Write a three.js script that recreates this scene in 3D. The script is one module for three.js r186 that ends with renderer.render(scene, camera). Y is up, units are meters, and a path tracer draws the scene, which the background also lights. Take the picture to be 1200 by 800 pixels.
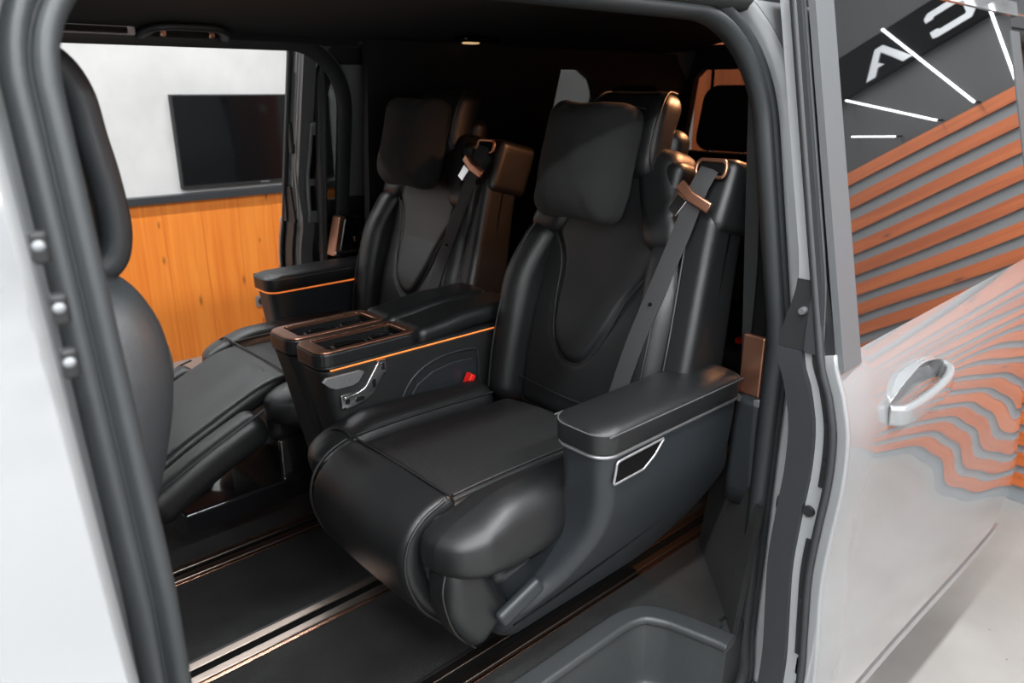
import * as THREE from 'three';
import { RectAreaLightUniformsLib } from 'three/addons/lights/RectAreaLightUniformsLib.js';
import { mergeGeometries, mergeVertices } from 'three/addons/utils/BufferGeometryUtils.js';

// ------------------------------------------------------------------ camera, light, exposure
const scene = new THREE.Scene();
scene.background = new THREE.Color(0x0b0c0e);
const camera = new THREE.PerspectiveCamera(2 * Math.atan(400 / 880) * 180 / Math.PI, 1.5, 0.02, 60);
const CAM = new THREE.Vector3(0, 1.65, 1.5);
const FW = new THREE.Vector3(0.63811, -0.31784, -0.70128);
camera.position.copy(CAM);
camera.lookAt(CAM.clone().add(FW));
camera.focus = 1.5;
camera.userData.fStop = 4.5;
const renderer = new THREE.WebGLRenderer({ antialias: true });
renderer.toneMapping = THREE.LinearToneMapping;
renderer.toneMappingExposure = 1.4;
renderer.shadowMap.enabled = true;
RectAreaLightUniformsLib.init();
const GROUND = -0.05, CEIL = 3.15;
const TUBE_POWER = 46;          // radiance of the ceiling tubes
const LAMP_POWER = 2.3;           // warm reading lamp
// ceiling tubes: [x, z, length, along x?, relative output]
const TUBES = [[-2.2, 2.7, 2.4, 1, 2.2], [0.6, 2.7, 2.4, 1, 2.2], [-2.2, 4.0, 2.4, 1, 1.2], [0.6, 4.0, 2.4, 1, 1.2], [-1.2, 1.4, 2.4, 1, 1.9], [1.6, 1.4, 2.4, 1, 1.9],
  [-2.4, -2.0, 2.4, 1, 1], [0.3, -2.0, 2.4, 1, 1], [2.3, -2.0, 1.8, 1, 1], [-3.2, 0.2, 2.4, 0, 1]];

// pixel -> world (a direction; the distance comes from the plane that is touched)
const RT = new THREE.Vector3().crossVectors(FW, new THREE.Vector3(0, 1, 0)).normalize(), UPV = new THREE.Vector3().crossVectors(RT, FW);
const dirOf = (u, v) => FW.clone().addScaledVector(RT, (u - 600) / 880).addScaledVector(UPV, (400 - v) / 880);
const onZ = (u, v, z) => { const d = dirOf(u, v); return CAM.clone().addScaledVector(d, (z - CAM.z) / d.z); };

// ------------------------------------------------------------------ helpers
let seed = 7;
const rnd = () => { seed = (seed * 1664525 + 1013904223) >>> 0; return seed / 4294967296; };
const V = (x, y, z) => new THREE.Vector3(x, y, z);
const sm = (a, b, x) => { const t = Math.min(1, Math.max(0, (x - a) / (b - a))); return t * t * (3 - 2 * t); };
const lerp = (a, b, t) => a + (b - a) * t;
const hash = (x, y, s) => { let h = (x * 374761393 + y * 668265263 + s * 974634777) | 0; h = Math.imul(h ^ (h >>> 13), 1274126177); return ((h ^ (h >>> 16)) >>> 0) / 4294967296; };
function vnoise(x, y, px, py, s) {           // periodic value noise
  const xi = Math.floor(x), yi = Math.floor(y), fx = x - xi, fy = y - yi, u = fx * fx * (3 - 2 * fx), w = fy * fy * (3 - 2 * fy);
  const m = (a, p) => ((a % p) + p) % p;
  const a = hash(m(xi, px), m(yi, py), s), b = hash(m(xi + 1, px), m(yi, py), s), c = hash(m(xi, px), m(yi + 1, py), s), d = hash(m(xi + 1, px), m(yi + 1, py), s);
  return lerp(lerp(a, b, u), lerp(c, d, u), w);
}
function fbm(x, y, p, oct, s) { let a = 0, k = 0.5, f = 1; for (let i = 0; i < oct; i++) { a += k * vnoise(x * f, y * f, p * f, p * f, s + i); k *= 0.5; f *= 2; } return a; }
function tex(n, m, fn, srgb, size) {         // fn(u, v) -> [r,g,b] 0..1 ; size: metres per tile
  const d = new Uint8Array(n * m * 4);
  for (let j = 0; j < m; j++) for (let i = 0; i < n; i++) {
    const c = fn(i / n, j / m), o = (j * n + i) * 4;
    d[o] = Math.max(0, Math.min(255, c[0] * 255)); d[o + 1] = Math.max(0, Math.min(255, c[1] * 255)); d[o + 2] = Math.max(0, Math.min(255, c[2] * 255)); d[o + 3] = 255;
  }
  const t = new THREE.DataTexture(d, n, m);
  t.magFilter = THREE.LinearFilter; t.minFilter = THREE.LinearFilter; t.wrapS = t.wrapT = THREE.RepeatWrapping;
  if (srgb) t.colorSpace = THREE.SRGBColorSpace;
  t.repeat.set(1 / size[0], 1 / size[1]); t.needsUpdate = true;
  return t;
}
const g1 = (v) => [v, v, v];

// ------------------------------------------------------------------ materials
const cells = (u, v, n, s) => { // distance to nearest feature point, periodic
  const x = u * n, y = v * n, xi = Math.floor(x), yi = Math.floor(y); let b = 9, b2 = 9;
  for (let i = -1; i <= 1; i++) for (let j = -1; j <= 1; j++) { const cx = ((xi + i) % n + n) % n, cy = ((yi + j) % n + n) % n; const dx = xi + i + hash(cx, cy, s) - x, dy = yi + j + hash(cx, cy, s + 5) - y, d = dx * dx + dy * dy; if (d < b) { b2 = b; b = d; } else if (d < b2) b2 = d; }
  return Math.sqrt(b2) - Math.sqrt(b);
};
const leatherBump = tex(512, 512, (u, v) => g1(0.25 + 0.6 * Math.min(1, cells(u, v, 44, 3) * 2.2) + 0.15 * fbm(u * 8, v * 8, 8, 3, 4)), false, [0.07, 0.07]);
const leatherRough = tex(256, 256, (u, v) => g1(0.88 + 0.14 * (fbm(u * 4, v * 4, 4, 4, 31) - 0.5)), false, [0.23, 0.23]);
const perfBump = tex(256, 256, (u, v) => { const x = u * 16, y = v * 16, o = Math.floor(y) % 2 ? 0.5 : 0; const dx = (x + o) % 1 - 0.5, dy = y % 1 - 0.5; return g1(dx * dx + dy * dy < 0.055 ? 0 : 0.8 + 0.2 * fbm(u * 32, v * 32, 32, 2, 8)); }, false, [0.075, 0.075]);
const carpetBump = tex(512, 512, (u, v) => g1(fbm(u * 90, v * 90, 90, 2, 9)), false, [0.12, 0.12]);
const carpetCol = tex(512, 512, (u, v) => { const k = 0.092 + 0.12 * (fbm(u * 6, v * 6, 6, 5, 12) - 0.45) + 0.05 * (hash(Math.floor(u * 512), Math.floor(v * 512), 3) - 0.5); return [k, k * 1.0, k * 1.01]; }, true, [0.5, 0.5]);
const clothBump = tex(256, 256, (u, v) => g1(0.5 + 0.25 * Math.sin(u * 6.2832 * 40) * Math.sin(v * 6.2832 * 40) + 0.25 * fbm(u * 16, v * 16, 16, 3, 5)), false, [0.06, 0.06]);
const plasticBump = tex(256, 256, (u, v) => g1(fbm(u * 60, v * 60, 60, 2, 21)), false, [0.05, 0.05]);
const plasterCol = tex(1024, 1024, (u, v) => { const k = 0.80 + 0.16 * (fbm(u * 5, v * 5, 5, 6, 40) - 0.48) + 0.06 * (fbm(u * 22, v * 14, 22, 3, 43) - 0.45); return [k, k * 0.998, k * 0.99]; }, true, [2.6, 2.6]);
const floorCol = tex(1024, 1024, (u, v) => { const k = 0.60 + 0.10 * (fbm(u * 9, v * 9, 9, 6, 50) - 0.48) - (hash(Math.floor(u * 400), Math.floor(v * 400), 6) > 0.9997 ? 0.2 : 0); return [k, k * 0.995, k * 0.975]; }, true, [2.2, 2.2]);
function woodTex(s, light, dark, knots) {    // grain runs along v
  const kn = []; for (let i = 0; i < knots; i++) kn.push([hash(i, 1, s), hash(i, 2, s), 0.012 + 0.02 * hash(i, 3, s)]);
  return tex(1024, 1024, (u, v) => {
    let du = 0, kd = 0;
    for (const [kx, ky, r] of kn) { let dx = u - kx, dy = v - ky; dx -= Math.round(dx); dy -= Math.round(dy); const q = Math.exp(-(dx * dx) / (r * r * 3) - (dy * dy) / (r * r * 14)); du += q * r * 1.6 * Math.sign(dx || 1); kd += Math.exp(-(dx * dx * 2.2 + dy * dy * 0.7) / (r * r * 0.22)); }
    const w = u + du * 0.5 + 0.012 * (vnoise(u * 6, v * 3, 6, 3, s + 9) - 0.5);
    let k = 0.40 * vnoise(w * 14, v * 2, 14, 2, s) + 0.36 * vnoise(w * 60, v * 3, 60, 3, s + 1) + 0.24 * vnoise(w * 260, v * 8, 260, 8, s + 2);
    k = sm(0.0, 1, k);
    const f = Math.min(1, kd);
    return [0, 1, 2].map(i => lerp(lerp(dark[i], light[i], k), dark[i] * 0.5, f * 0.75));
  }, true, [0.9, 1.6]);
}
const woodA = woodTex(60, [0.985, 0.60, 0.23], [0.90, 0.47, 0.14], 9);
const woodB = woodTex(70, [0.79, 0.43, 0.22], [0.64, 0.31, 0.13], 14);
const woodBH = woodB.clone(); woodBH.rotation = Math.PI / 2; woodBH.needsUpdate = true;
const std = (o) => new THREE.MeshStandardMaterial(o), phy = (o) => new THREE.MeshPhysicalMaterial(o);
const lin = (r, g, b) => new THREE.Color().setRGB(r, g, b);
const M = {
  leather: std({ color: lin(0.0088, 0.0093, 0.0099), roughness: 0.44, roughnessMap: leatherRough, bumpMap: leatherBump, bumpScale: 0.00016 }),
  leatherPerf: std({ color: lin(0.0105, 0.0105, 0.0108), roughness: 0.5, bumpMap: perfBump, bumpScale: 0.0006 }),
  leatherFront: std({ color: lin(0.024, 0.028, 0.031), roughness: 0.38, bumpMap: leatherBump, bumpScale: 0.0003 }),
  piping: std({ color: lin(0.010, 0.010, 0.0105), roughness: 0.5 }),
  stitch: std({ color: lin(0.05, 0.05, 0.052), roughness: 0.7 }),
  suede: std({ color: lin(0.009, 0.0093, 0.0092), roughness: 0.95, bumpMap: clothBump, bumpScale: 0.0003 }),
  plastic: std({ color: lin(0.0145, 0.0175, 0.0205), roughness: 0.45, bumpMap: plasticBump, bumpScale: 0.0002 }),
  plasticDark: std({ color: lin(0.010, 0.0105, 0.011), roughness: 0.55, bumpMap: plasticBump, bumpScale: 0.0002 }),
  stepPlastic: std({ color: lin(0.029, 0.032, 0.033), roughness: 0.42, bumpMap: plasticBump, bumpScale: 0.0003 }),
  gloss: phy({ color: lin(0.006, 0.006, 0.007), roughness: 0.08, clearcoat: 1, clearcoatRoughness: 0.03 }),
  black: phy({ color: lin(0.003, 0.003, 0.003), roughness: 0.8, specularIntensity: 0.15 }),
  rubber: std({ color: lin(0.020, 0.022, 0.024), roughness: 0.55 }),
  rubberGrey: std({ color: lin(0.027, 0.031, 0.033), roughness: 0.5 }),
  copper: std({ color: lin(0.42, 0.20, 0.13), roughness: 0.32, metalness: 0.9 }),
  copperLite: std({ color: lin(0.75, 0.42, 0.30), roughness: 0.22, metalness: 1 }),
  rail: std({ color: lin(0.30, 0.25, 0.22), roughness: 0.3, metalness: 1 }),  // rail metal tinted warm: reflection of the orange wood put into the colour
  chrome: std({ color: lin(0.75, 0.75, 0.76), roughness: 0.16, metalness: 1 }),
  satin: std({ color: lin(0.36, 0.36, 0.37), roughness: 0.4, metalness: 0.8 }),
  strip: std({ color: lin(0.8, 0.25, 0.05), roughness: 0.4, emissive: lin(1, 0.24, 0.05), emissiveIntensity: 0.55 }),
  red: std({ color: lin(0.75, 0.012, 0.008), roughness: 0.4, }),
  silver: phy({ color: lin(0.205, 0.211, 0.216), roughness: 0.05, metalness: 0, ior: 1.7, clearcoat: 1, clearcoatRoughness: 0.02 }),
  silverJamb: phy({ color: lin(0.33, 0.342, 0.35), roughness: 0.38, metalness: 0.2, clearcoat: 0.8, clearcoatRoughness: 0.08 }),
  innerGrey: std({ color: lin(0.17, 0.175, 0.18), roughness: 0.45, metalness: 0.2 }),
  frameGrey: std({ color: lin(0.10, 0.105, 0.11), roughness: 0.5, metalness: 0.2 }),
  glassTint: phy({ color: lin(0.006, 0.0065, 0.007), roughness: 0.02, ior: 1.7, clearcoat: 1, clearcoatRoughness: 0.01 }),
  pane: phy({ color: lin(0.30, 0.31, 0.31), roughness: 0, transmission: 1, thickness: 0, ior: 1.45 }),
  paneClear: phy({ color: lin(0.86, 0.88, 0.88), roughness: 0, transmission: 1, thickness: 0, ior: 1.45 }),
  paneRear: phy({ color: lin(0.62, 0.60, 0.57), roughness: 0, transmission: 1, thickness: 0, ior: 1.45 }),
  headliner: std({ color: lin(0.0085, 0.0087, 0.009), roughness: 0.95, bumpMap: clothBump, bumpScale: 0.0003 }),
  carpet: std({ map: carpetCol, roughness: 1, bumpMap: carpetBump, bumpScale: 0.0022 }),
  belt: std({ color: lin(0.019, 0.019, 0.020), roughness: 0.7, bumpMap: clothBump, bumpScale: 0.0003 }),
  plaster: std({ map: plasterCol, roughness: 0.85 }),
  wallWhite: std({ color: lin(0.62, 0.62, 0.62), roughness: 0.8 }),
  wallGrey: std({ color: lin(0.23, 0.25, 0.265), roughness: 0.7 }),
  wallDark: std({ color: lin(0.075, 0.076, 0.078), roughness: 0.7 }),
  ceiling: std({ color: lin(0.16, 0.16, 0.165), roughness: 0.85 }),
  floor: std({ map: floorCol, roughness: 0.32 }),
  wood: std({ map: woodA, roughness: 0.5 }),
  woodSlat: std({ map: woodBH, roughness: 0.5 }),
  woodDark: std({ map: woodB, roughness: 0.5 }),
  ledge: std({ color: lin(0.030, 0.034, 0.038), roughness: 0.4 }),
  screen: phy({ color: lin(0.004, 0.0048, 0.0056), roughness: 0.06, ior: 1.45 }),
  white: std({ color: lin(0.7, 0.7, 0.68), roughness: 0.4 }),
  grey: std({ color: lin(0.22, 0.23, 0.24), roughness: 0.45 }),
  letter: std({ color: lin(0.72, 0.74, 0.77), roughness: 0.4 }),
  glow: std({ color: lin(0.9, 0.9, 0.9), emissive: lin(0.97, 0.99, 1), emissiveIntensity: 6 }),
  glowWarm: std({ color: lin(0.9, 0.7, 0.5), emissive: lin(1, 0.62, 0.32), emissiveIntensity: 0.5 }),
};

// ------------------------------------------------------------------ geometry tools
function fin(g) {                              // flat list, uv in metres by dominant axis
  let q = g.index ? g.toNonIndexed() : g;
  for (const k of Object.keys(q.attributes)) if (!['position', 'normal', 'uv'].includes(k)) q.deleteAttribute(k);
  const p = q.attributes.position, n = p.count, uv = new Float32Array(n * 2), a = V(), b = V(), c = V();
  for (let i = 0; i < n; i += 3) {
    a.fromBufferAttribute(p, i); b.fromBufferAttribute(p, i + 1).sub(a); c.fromBufferAttribute(p, i + 2).sub(a); b.cross(c);
    const ax = Math.abs(b.x), ay = Math.abs(b.y), az = Math.abs(b.z);
    for (let k = 0; k < 3; k++) {
      a.fromBufferAttribute(p, i + k);
      const o = (i + k) * 2;
      if (ay >= ax && ay >= az) { uv[o] = a.x; uv[o + 1] = a.z; } else if (ax >= az) { uv[o] = a.z; uv[o + 1] = a.y; } else { uv[o] = a.x; uv[o + 1] = a.y; }
    }
  }
  q.setAttribute('uv', new THREE.BufferAttribute(uv, 2));
  return q;
}
function indexed(pos, idx) {
  const g = new THREE.BufferGeometry();
  g.setAttribute('position', new THREE.Float32BufferAttribute(pos, 3)); g.setIndex(idx);
  return g;
}
// rounded, subdivided, deformable box
function softBox(c, s, r, cell, fn) {
  const ax = (w) => { const k = 4, a = [], h = w / 2, rr = Math.min(r, h * 0.999), m = Math.max(1, Math.round((w - 2 * rr) / cell)); for (let i = 0; i < k; i++) a.push(-h + rr * i / k); for (let i = 0; i <= m; i++) a.push(-h + rr + (w - 2 * rr) * i / m); for (let i = 1; i <= k; i++) a.push(h - rr + rr * i / k); return a; };
  const A = [ax(s[0]), ax(s[1]), ax(s[2])], H = s.map(x => x / 2), pos = [], idx = [];
  for (let f = 0; f < 3; f++) for (const sg of [-1, 1]) {
    const U = A[(f + 1) % 3], W = A[(f + 2) % 3], b0 = pos.length / 3;
    for (const u of U) for (const w of W) {
      const p = [0, 0, 0]; p[f] = sg * H[f]; p[(f + 1) % 3] = u; p[(f + 2) % 3] = w;
      const inn = p.map((x, i) => { const l = Math.max(0, H[i] - r); return Math.max(-l, Math.min(l, x)); });
      const d = V(p[0] - inn[0], p[1] - inn[1], p[2] - inn[2]);
      const rr = Math.min(r, ...H); d.normalize();
      const q = V(inn[0] + d.x * Math.min(r, H[0]), inn[1] + d.y * Math.min(r, H[1]), inn[2] + d.z * Math.min(r, H[2]));
      if (fn) fn(q, d, H);
      pos.push(c[0] + q.x, c[1] + q.y, c[2] + q.z);
    }
    for (let i = 0; i < U.length - 1; i++) for (let j = 0; j < W.length - 1; j++) {
      const a = b0 + i * W.length + j, b = a + W.length;
      if (sg > 0) idx.push(a, b, b + 1, a, b + 1, a + 1); else idx.push(a, b + 1, b, a, a + 1, b + 1);
    }
  }
  const g = mergeVertices(indexed(pos, idx), 1e-5); g.computeVertexNormals();
  return g;
}
const box = (x0, x1, y0, y1, z0, z1, r = 0.003) => softBox([(x0 + x1) / 2, (y0 + y1) / 2, (z0 + z1) / 2], [x1 - x0, y1 - y0, z1 - z0], Math.min(r, (x1 - x0) * 0.45, (y1 - y0) * 0.45, (z1 - z0) * 0.45), 10);
// rounded-rectangle horizontal sections stacked in y: [y, x0, x1, z0, z1, r]
function loftY(secs, n = 6, cap = true) {
  const pos = [], idx = []; let L = 0;
  for (const [y, x0, x1, z0, z1, r0] of secs) {
    const r = Math.min(r0, (x1 - x0) * 0.499, (z1 - z0) * 0.499); L = 0;
    const add = (x, z) => { pos.push(x, y, z); L++; };
    for (const [cx, cz, a0] of [[x1 - r, z1 - r, 0], [x0 + r, z1 - r, 90], [x0 + r, z0 + r, 180], [x1 - r, z0 + r, 270]]) for (let i = 0; i <= n; i++) { const a = (a0 + 90 * i / n) * Math.PI / 180; add(cx + r * Math.cos(a), cz + r * Math.sin(a)); }
  }
  const S = secs.length;
  for (let s = 0; s < S - 1; s++) for (let i = 0; i < L; i++) { const a = s * L + i, b = s * L + (i + 1) % L; idx.push(a, a + L, b, b, a + L, b + L); }
  if (cap) for (const s of [0, S - 1]) { const [y, x0, x1, z0, z1] = secs[s], c = pos.length / 3; pos.push((x0 + x1) / 2, y, (z0 + z1) / 2); for (let i = 0; i < L; i++) { const a = s * L + i, b = s * L + (i + 1) % L; s ? idx.push(a, c, b) : idx.push(a, b, c); } }
  const g = indexed(pos, idx); g.computeVertexNormals(); return g;
}
// interpolate sections smoothly
function dense(secs, m = 5) {
  const out = [], n = secs.length, cr = (a, b, c, d, t) => 0.5 * (2 * b + (c - a) * t + (2 * a - 5 * b + 4 * c - d) * t * t + (3 * b - a - 3 * c + d) * t * t * t);
  for (let i = 0; i < n - 1; i++) for (let k = 0; k < m; k++) { const t = k / m, a = secs[Math.max(0, i - 1)], b = secs[i], c = secs[i + 1], d = secs[Math.min(n - 1, i + 2)]; out.push(b.map((_, j) => cr(a[j], b[j], c[j], d[j], t))); }
  out.push(secs[n - 1]); return out;
}
const curve = (pts, closed = false, t = 0.5) => new THREE.CatmullRomCurve3(pts, closed, 'catmullrom', t);
function tube(pts, r, seg = 40, closed = false, rad = 8) { return new THREE.TubeGeometry(curve(pts, closed), seg, r, rad, closed); }
// sweep a closed 2-D profile [[a,b]..] along points; b along N (fixed), a across
function sweep(P, prof, N, closed = false) {
  const n = P.length, m = prof.length, pos = [], idx = [];
  for (let i = 0; i < n; i++) {
    const p = P[i], q = closed ? P[(i + 1) % n] : P[Math.min(n - 1, i + 1)], o = closed ? P[(i - 1 + n) % n] : P[Math.max(0, i - 1)];
    const T = q.clone().sub(o).normalize(), Nn = (typeof N === 'function' ? N(i) : N).clone(), S = T.clone().cross(Nn).normalize(), B = S.clone().cross(T).normalize();
    for (const [a, b] of prof) pos.push(p.x + S.x * a + B.x * b, p.y + S.y * a + B.y * b, p.z + S.z * a + B.z * b);
  }
  const R = closed ? n : n - 1;
  for (let i = 0; i < R; i++) for (let j = 0; j < m; j++) { const a = i * m + j, b = i * m + (j + 1) % m, c = ((i + 1) % n) * m + j, d = ((i + 1) % n) * m + (j + 1) % m; idx.push(a, c, b, b, c, d); }
  if (!closed) for (const s of [0, n - 1]) { for (let j = 1; j < m - 1; j++) s ? idx.push(s * m, s * m + j + 1, s * m + j) : idx.push(0, j, j + 1); }
  const g = indexed(pos, idx); g.computeVertexNormals(); return g;
}
const rectProf = (w, t, r = 0) => r ? roundProf(w, t, r) : [[-w / 2, -t / 2], [w / 2, -t / 2], [w / 2, t / 2], [-w / 2, t / 2]];
const roundProf = (w, t, r, n = 3) => { const o = []; for (const [cx, cy, a0] of [[w / 2 - r, t / 2 - r, 0], [-w / 2 + r, t / 2 - r, 90], [-w / 2 + r, -t / 2 + r, 180], [w / 2 - r, -t / 2 + r, 270]]) for (let i = 0; i <= n; i++) { const a = (a0 + 90 * i / n) * Math.PI / 180; o.push([cx + r * Math.cos(a), cy + r * Math.sin(a)]); } return o; };
function grid(nu, nv, f) {
  const pos = [], idx = [];
  for (let i = 0; i <= nu; i++) for (let j = 0; j <= nv; j++) { const p = f(i / nu, j / nv); pos.push(p.x, p.y, p.z); }
  for (let i = 0; i < nu; i++) for (let j = 0; j < nv; j++) { const a = i * (nv + 1) + j, b = a + nv + 1; idx.push(a, b, b + 1, a, b + 1, a + 1); }
  const g = indexed(pos, idx); g.computeVertexNormals(); return g;
}
function shell(nu, nv, f, th) {               // grid with thickness along its own normals
  const g = grid(nu, nv, f), p = g.attributes.position, nn = g.attributes.normal, n = p.count, pos = Array.from(p.array), idx = Array.from(g.index.array), W = nv + 1;
  for (let i = 0; i < n; i++) pos.push(p.getX(i) - nn.getX(i) * th, p.getY(i) - nn.getY(i) * th, p.getZ(i) - nn.getZ(i) * th);
  const k = idx.length; for (let i = 0; i < k; i += 3) idx.push(idx[i] + n, idx[i + 2] + n, idx[i + 1] + n);
  const edge = []; for (let i = 0; i < nu; i++) { edge.push([i * W, (i + 1) * W]); edge.push([(i + 1) * W + nv, i * W + nv]); } for (let j = 0; j < nv; j++) { edge.push([j + 1, j]); edge.push([nu * W + j, nu * W + j + 1]); }
  const h = indexed(pos, idx); let q = h.toNonIndexed();
  const ep = []; for (const [a, b] of edge) { const A = [pos[a * 3], pos[a * 3 + 1], pos[a * 3 + 2]], B = [pos[b * 3], pos[b * 3 + 1], pos[b * 3 + 2]], C = [pos[(a + n) * 3], pos[(a + n) * 3 + 1], pos[(a + n) * 3 + 2]], D = [pos[(b + n) * 3], pos[(b + n) * 3 + 1], pos[(b + n) * 3 + 2]]; ep.push(...A, ...C, ...B, ...B, ...C, ...D); }
  h.computeVertexNormals(); q = h.toNonIndexed();
  const e = new THREE.BufferGeometry(); e.setAttribute('position', new THREE.Float32BufferAttribute(ep, 3)); e.computeVertexNormals();
  return mergeGeometries([q, e]);
}
// a thick strip bent along a path in the xy plane: width in z, thickness along the path's normal
function bendBox(path, z0, z1, th, r, cell, fn) {
  const cv = curve(path.map(([x, y]) => V(x, y, 0))), L = cv.getLength();
  return softBox([0, 0, 0], [L, th, z1 - z0], r, cell, (q, d, H) => {
    if (fn) fn(q, d, H);
    const t = Math.min(1, Math.max(0, (q.x + L / 2) / L)), p = cv.getPointAt(t), T = cv.getTangentAt(t), ex = q.x + L / 2 - t * L;
    const y = q.y, z = q.z + (z0 + z1) / 2;
    q.set(p.x + T.x * ex - T.y * y, p.y + T.y * ex + T.x * y, z);
  });
}
const shape = (pts) => new THREE.Shape(pts.map(([x, y]) => new THREE.Vector2(x, y)));
function rrect(x0, x1, y0, y1, r, n = 6) { const o = []; for (const [cx, cy, a0] of [[x1 - r, y1 - r, 0], [x0 + r, y1 - r, 90], [x0 + r, y0 + r, 180], [x1 - r, y0 + r, 270]]) for (let i = 0; i <= n; i++) { const a = (a0 + 90 * i / n) * Math.PI / 180; o.push([cx + r * Math.cos(a), cy + r * Math.sin(a)]); } return o; }
function plate(pts, depth, bevel = 0.001, holes = []) {   // outline in xy, thickness towards +z
  const s = shape(pts); for (const h of holes) s.holes.push(new THREE.Path(h.map(([x, y]) => new THREE.Vector2(x, y))));
  return new THREE.ExtrudeGeometry(s, { depth, bevelEnabled: bevel > 0, bevelSize: bevel, bevelThickness: bevel, bevelOffset: -bevel, bevelSegments: 2, curveSegments: 12 });
}
const mv = (g, x, y, z) => g.translate(x, y, z);
const rot = (g, rx, ry, rz) => g.applyMatrix4(new THREE.Matrix4().makeRotationFromEuler(new THREE.Euler(rx, ry, rz)));
const flipZ = (g) => { g = g.clone().scale(1, 1, -1); if (g.index) { const a = g.index.array; for (let i = 0; i < a.length; i += 3) { const t = a[i]; a[i] = a[i + 1]; a[i + 1] = t; } } else { for (const at of Object.values(g.attributes)) { const s = at.itemSize, b = at.array; for (let i = 0; i < b.length; i += 3 * s) for (let k = 0; k < s; k++) { const t = b[i + k]; b[i + k] = b[i + s + k]; b[i + s + k] = t; } } } g.computeVertexNormals && g.index && g.computeVertexNormals(); return g; };
function obj(name, geos, mat, parent, label) {
  const list = (Array.isArray(geos) ? geos : [geos]).map(fin);
  for (const g of list) if (!g.attributes.normal) g.computeVertexNormals();
  const m = new THREE.Mesh(list.length > 1 ? mergeGeometries(list) : list[0], mat);
  m.name = name; m.castShadow = m.receiveShadow = true;
  if (label) m.userData.label = label;
  (parent || scene).add(m);
  return m;
}
const taken = {};
const numbered = (n) => { const k = taken[n] = (taken[n] ?? -1) + 1; return k ? `${n}_${String(k).padStart(3, '0')}` : n; };
function thing(name, label, category, group) { const o = new THREE.Group(); o.name = numbered(name); o.userData = { label, category }; if (group) o.userData.group = group; scene.add(o); return o; }
function tag(m, label, category, group) { m.name = numbered(m.name); Object.assign(m.userData, { label, category }); if (group) m.userData.group = group; return m; }
function struct(name, geos, mat, label, category) { const m = obj(name, geos, mat); m.userData = { kind: 'structure', label, category }; return m; }
// geometries are built in world space; a thing's Group stands at its base
function based(o, x, y, z) { o.position.set(x, y, z); for (const c of o.children) c.position.sub(o.position); return o; }

// ------------------------------------------------------------------ the showroom
const ZB = -3.45, XR = 3.56, XL = -5.2, ZF = 4.9;
struct('floor', box(XL - 0.2, XR + 0.2, GROUND - 0.2, GROUND, ZB - 0.2, ZF + 0.2), M.floor, 'pale grey polished concrete showroom floor', 'floor');
struct('ceiling', box(XL - 0.2, XR + 0.2, CEIL, CEIL + 0.2, ZB - 0.2, ZF + 0.2), M.ceiling, 'dark grey showroom ceiling with light tubes', 'ceiling');
const wallBack = struct('wall_back', box(XL - 0.2, XR + 0.2, GROUND, CEIL, ZB - 0.2, ZB), M.plaster, 'mottled pale grey plaster wall above wood boards', 'wall');
struct('wall_left', box(XL - 0.2, XL, GROUND, CEIL, ZB, ZF), M.wallWhite, 'plain white showroom wall ahead of the van', 'wall');
struct('wall_front', box(XL - 0.2, XR + 0.2, GROUND, CEIL, ZF, ZF + 0.2), M.wallWhite, 'plain white showroom wall across from the near door', 'wall');
const wallRight = struct('wall_right', box(XR, XR + 0.2, GROUND, 1.79, ZB, ZF), M.wallGrey, 'grey wall with projecting wavy wooden slats behind the van', 'wall');
struct('wall_right_upper', box(XR, XR + 0.2, 1.79, CEIL, ZB, ZF), M.wallDark, 'dark anthracite upper wall with thin light lines', 'wall');
// boards under the ledge, each its own piece
{
  let x = XL + 0.02, i = 0;
  while (x < XR - 0.05) { const w = 0.24; const b = obj('board', box(x, x + w - 0.0012, GROUND, 0.985, ZB, ZB + 0.022 + 0.0006 * (i % 3), 0.001), M.wood, wallBack); x += w; i++; }
}
struct('trim_1', box(XL, XR, 0.985, 1.03, ZB, ZB + 0.075, 0.004), M.ledge, 'dark grey ledge capping the orange wood boards', 'ledge');
// wavy slats on the wall behind the van
{
  const pitch = 0.096, z0 = 0.02, z1 = ZF;
  for (let k = 0; k < 19; k++) {
    const yc = 1.800 - k * pitch - 0.026; if (yc < 0.02) break;
    const P = [], n = 60; for (let i = 0; i <= n; i++) { const z = lerp(z0, z1, i / n); P.push(V(XR - 0.011, yc + 0.011 * Math.sin(z * 2.1 + k * 0.35) + 0.003 * Math.sin(z * 4.7 + k * 0.9), z)); }
    const g = sweep(P, [[-0.011, -0.026], [0.011, -0.026], [0.011, 0.026], [-0.011, 0.026]], V(0, 1, 0)).toNonIndexed(); g.computeVertexNormals();
    obj('slat', g, M.woodSlat, wallRight);
  }
  for (let i = 0; i < 3; i++) obj('board', box(XR - 0.03, XR, GROUND, 1.95, -0.94 + 0.32 * i, -0.94 + 0.32 * (i + 1) - 0.002, 0.001), M.woodDark, wallRight);
  obj('plaster_panel', box(XR - 0.02, XR, GROUND, CEIL, ZB, -0.942, 0.002), M.plaster, wallRight, 'pale grey plaster part of the wall');
}
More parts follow.
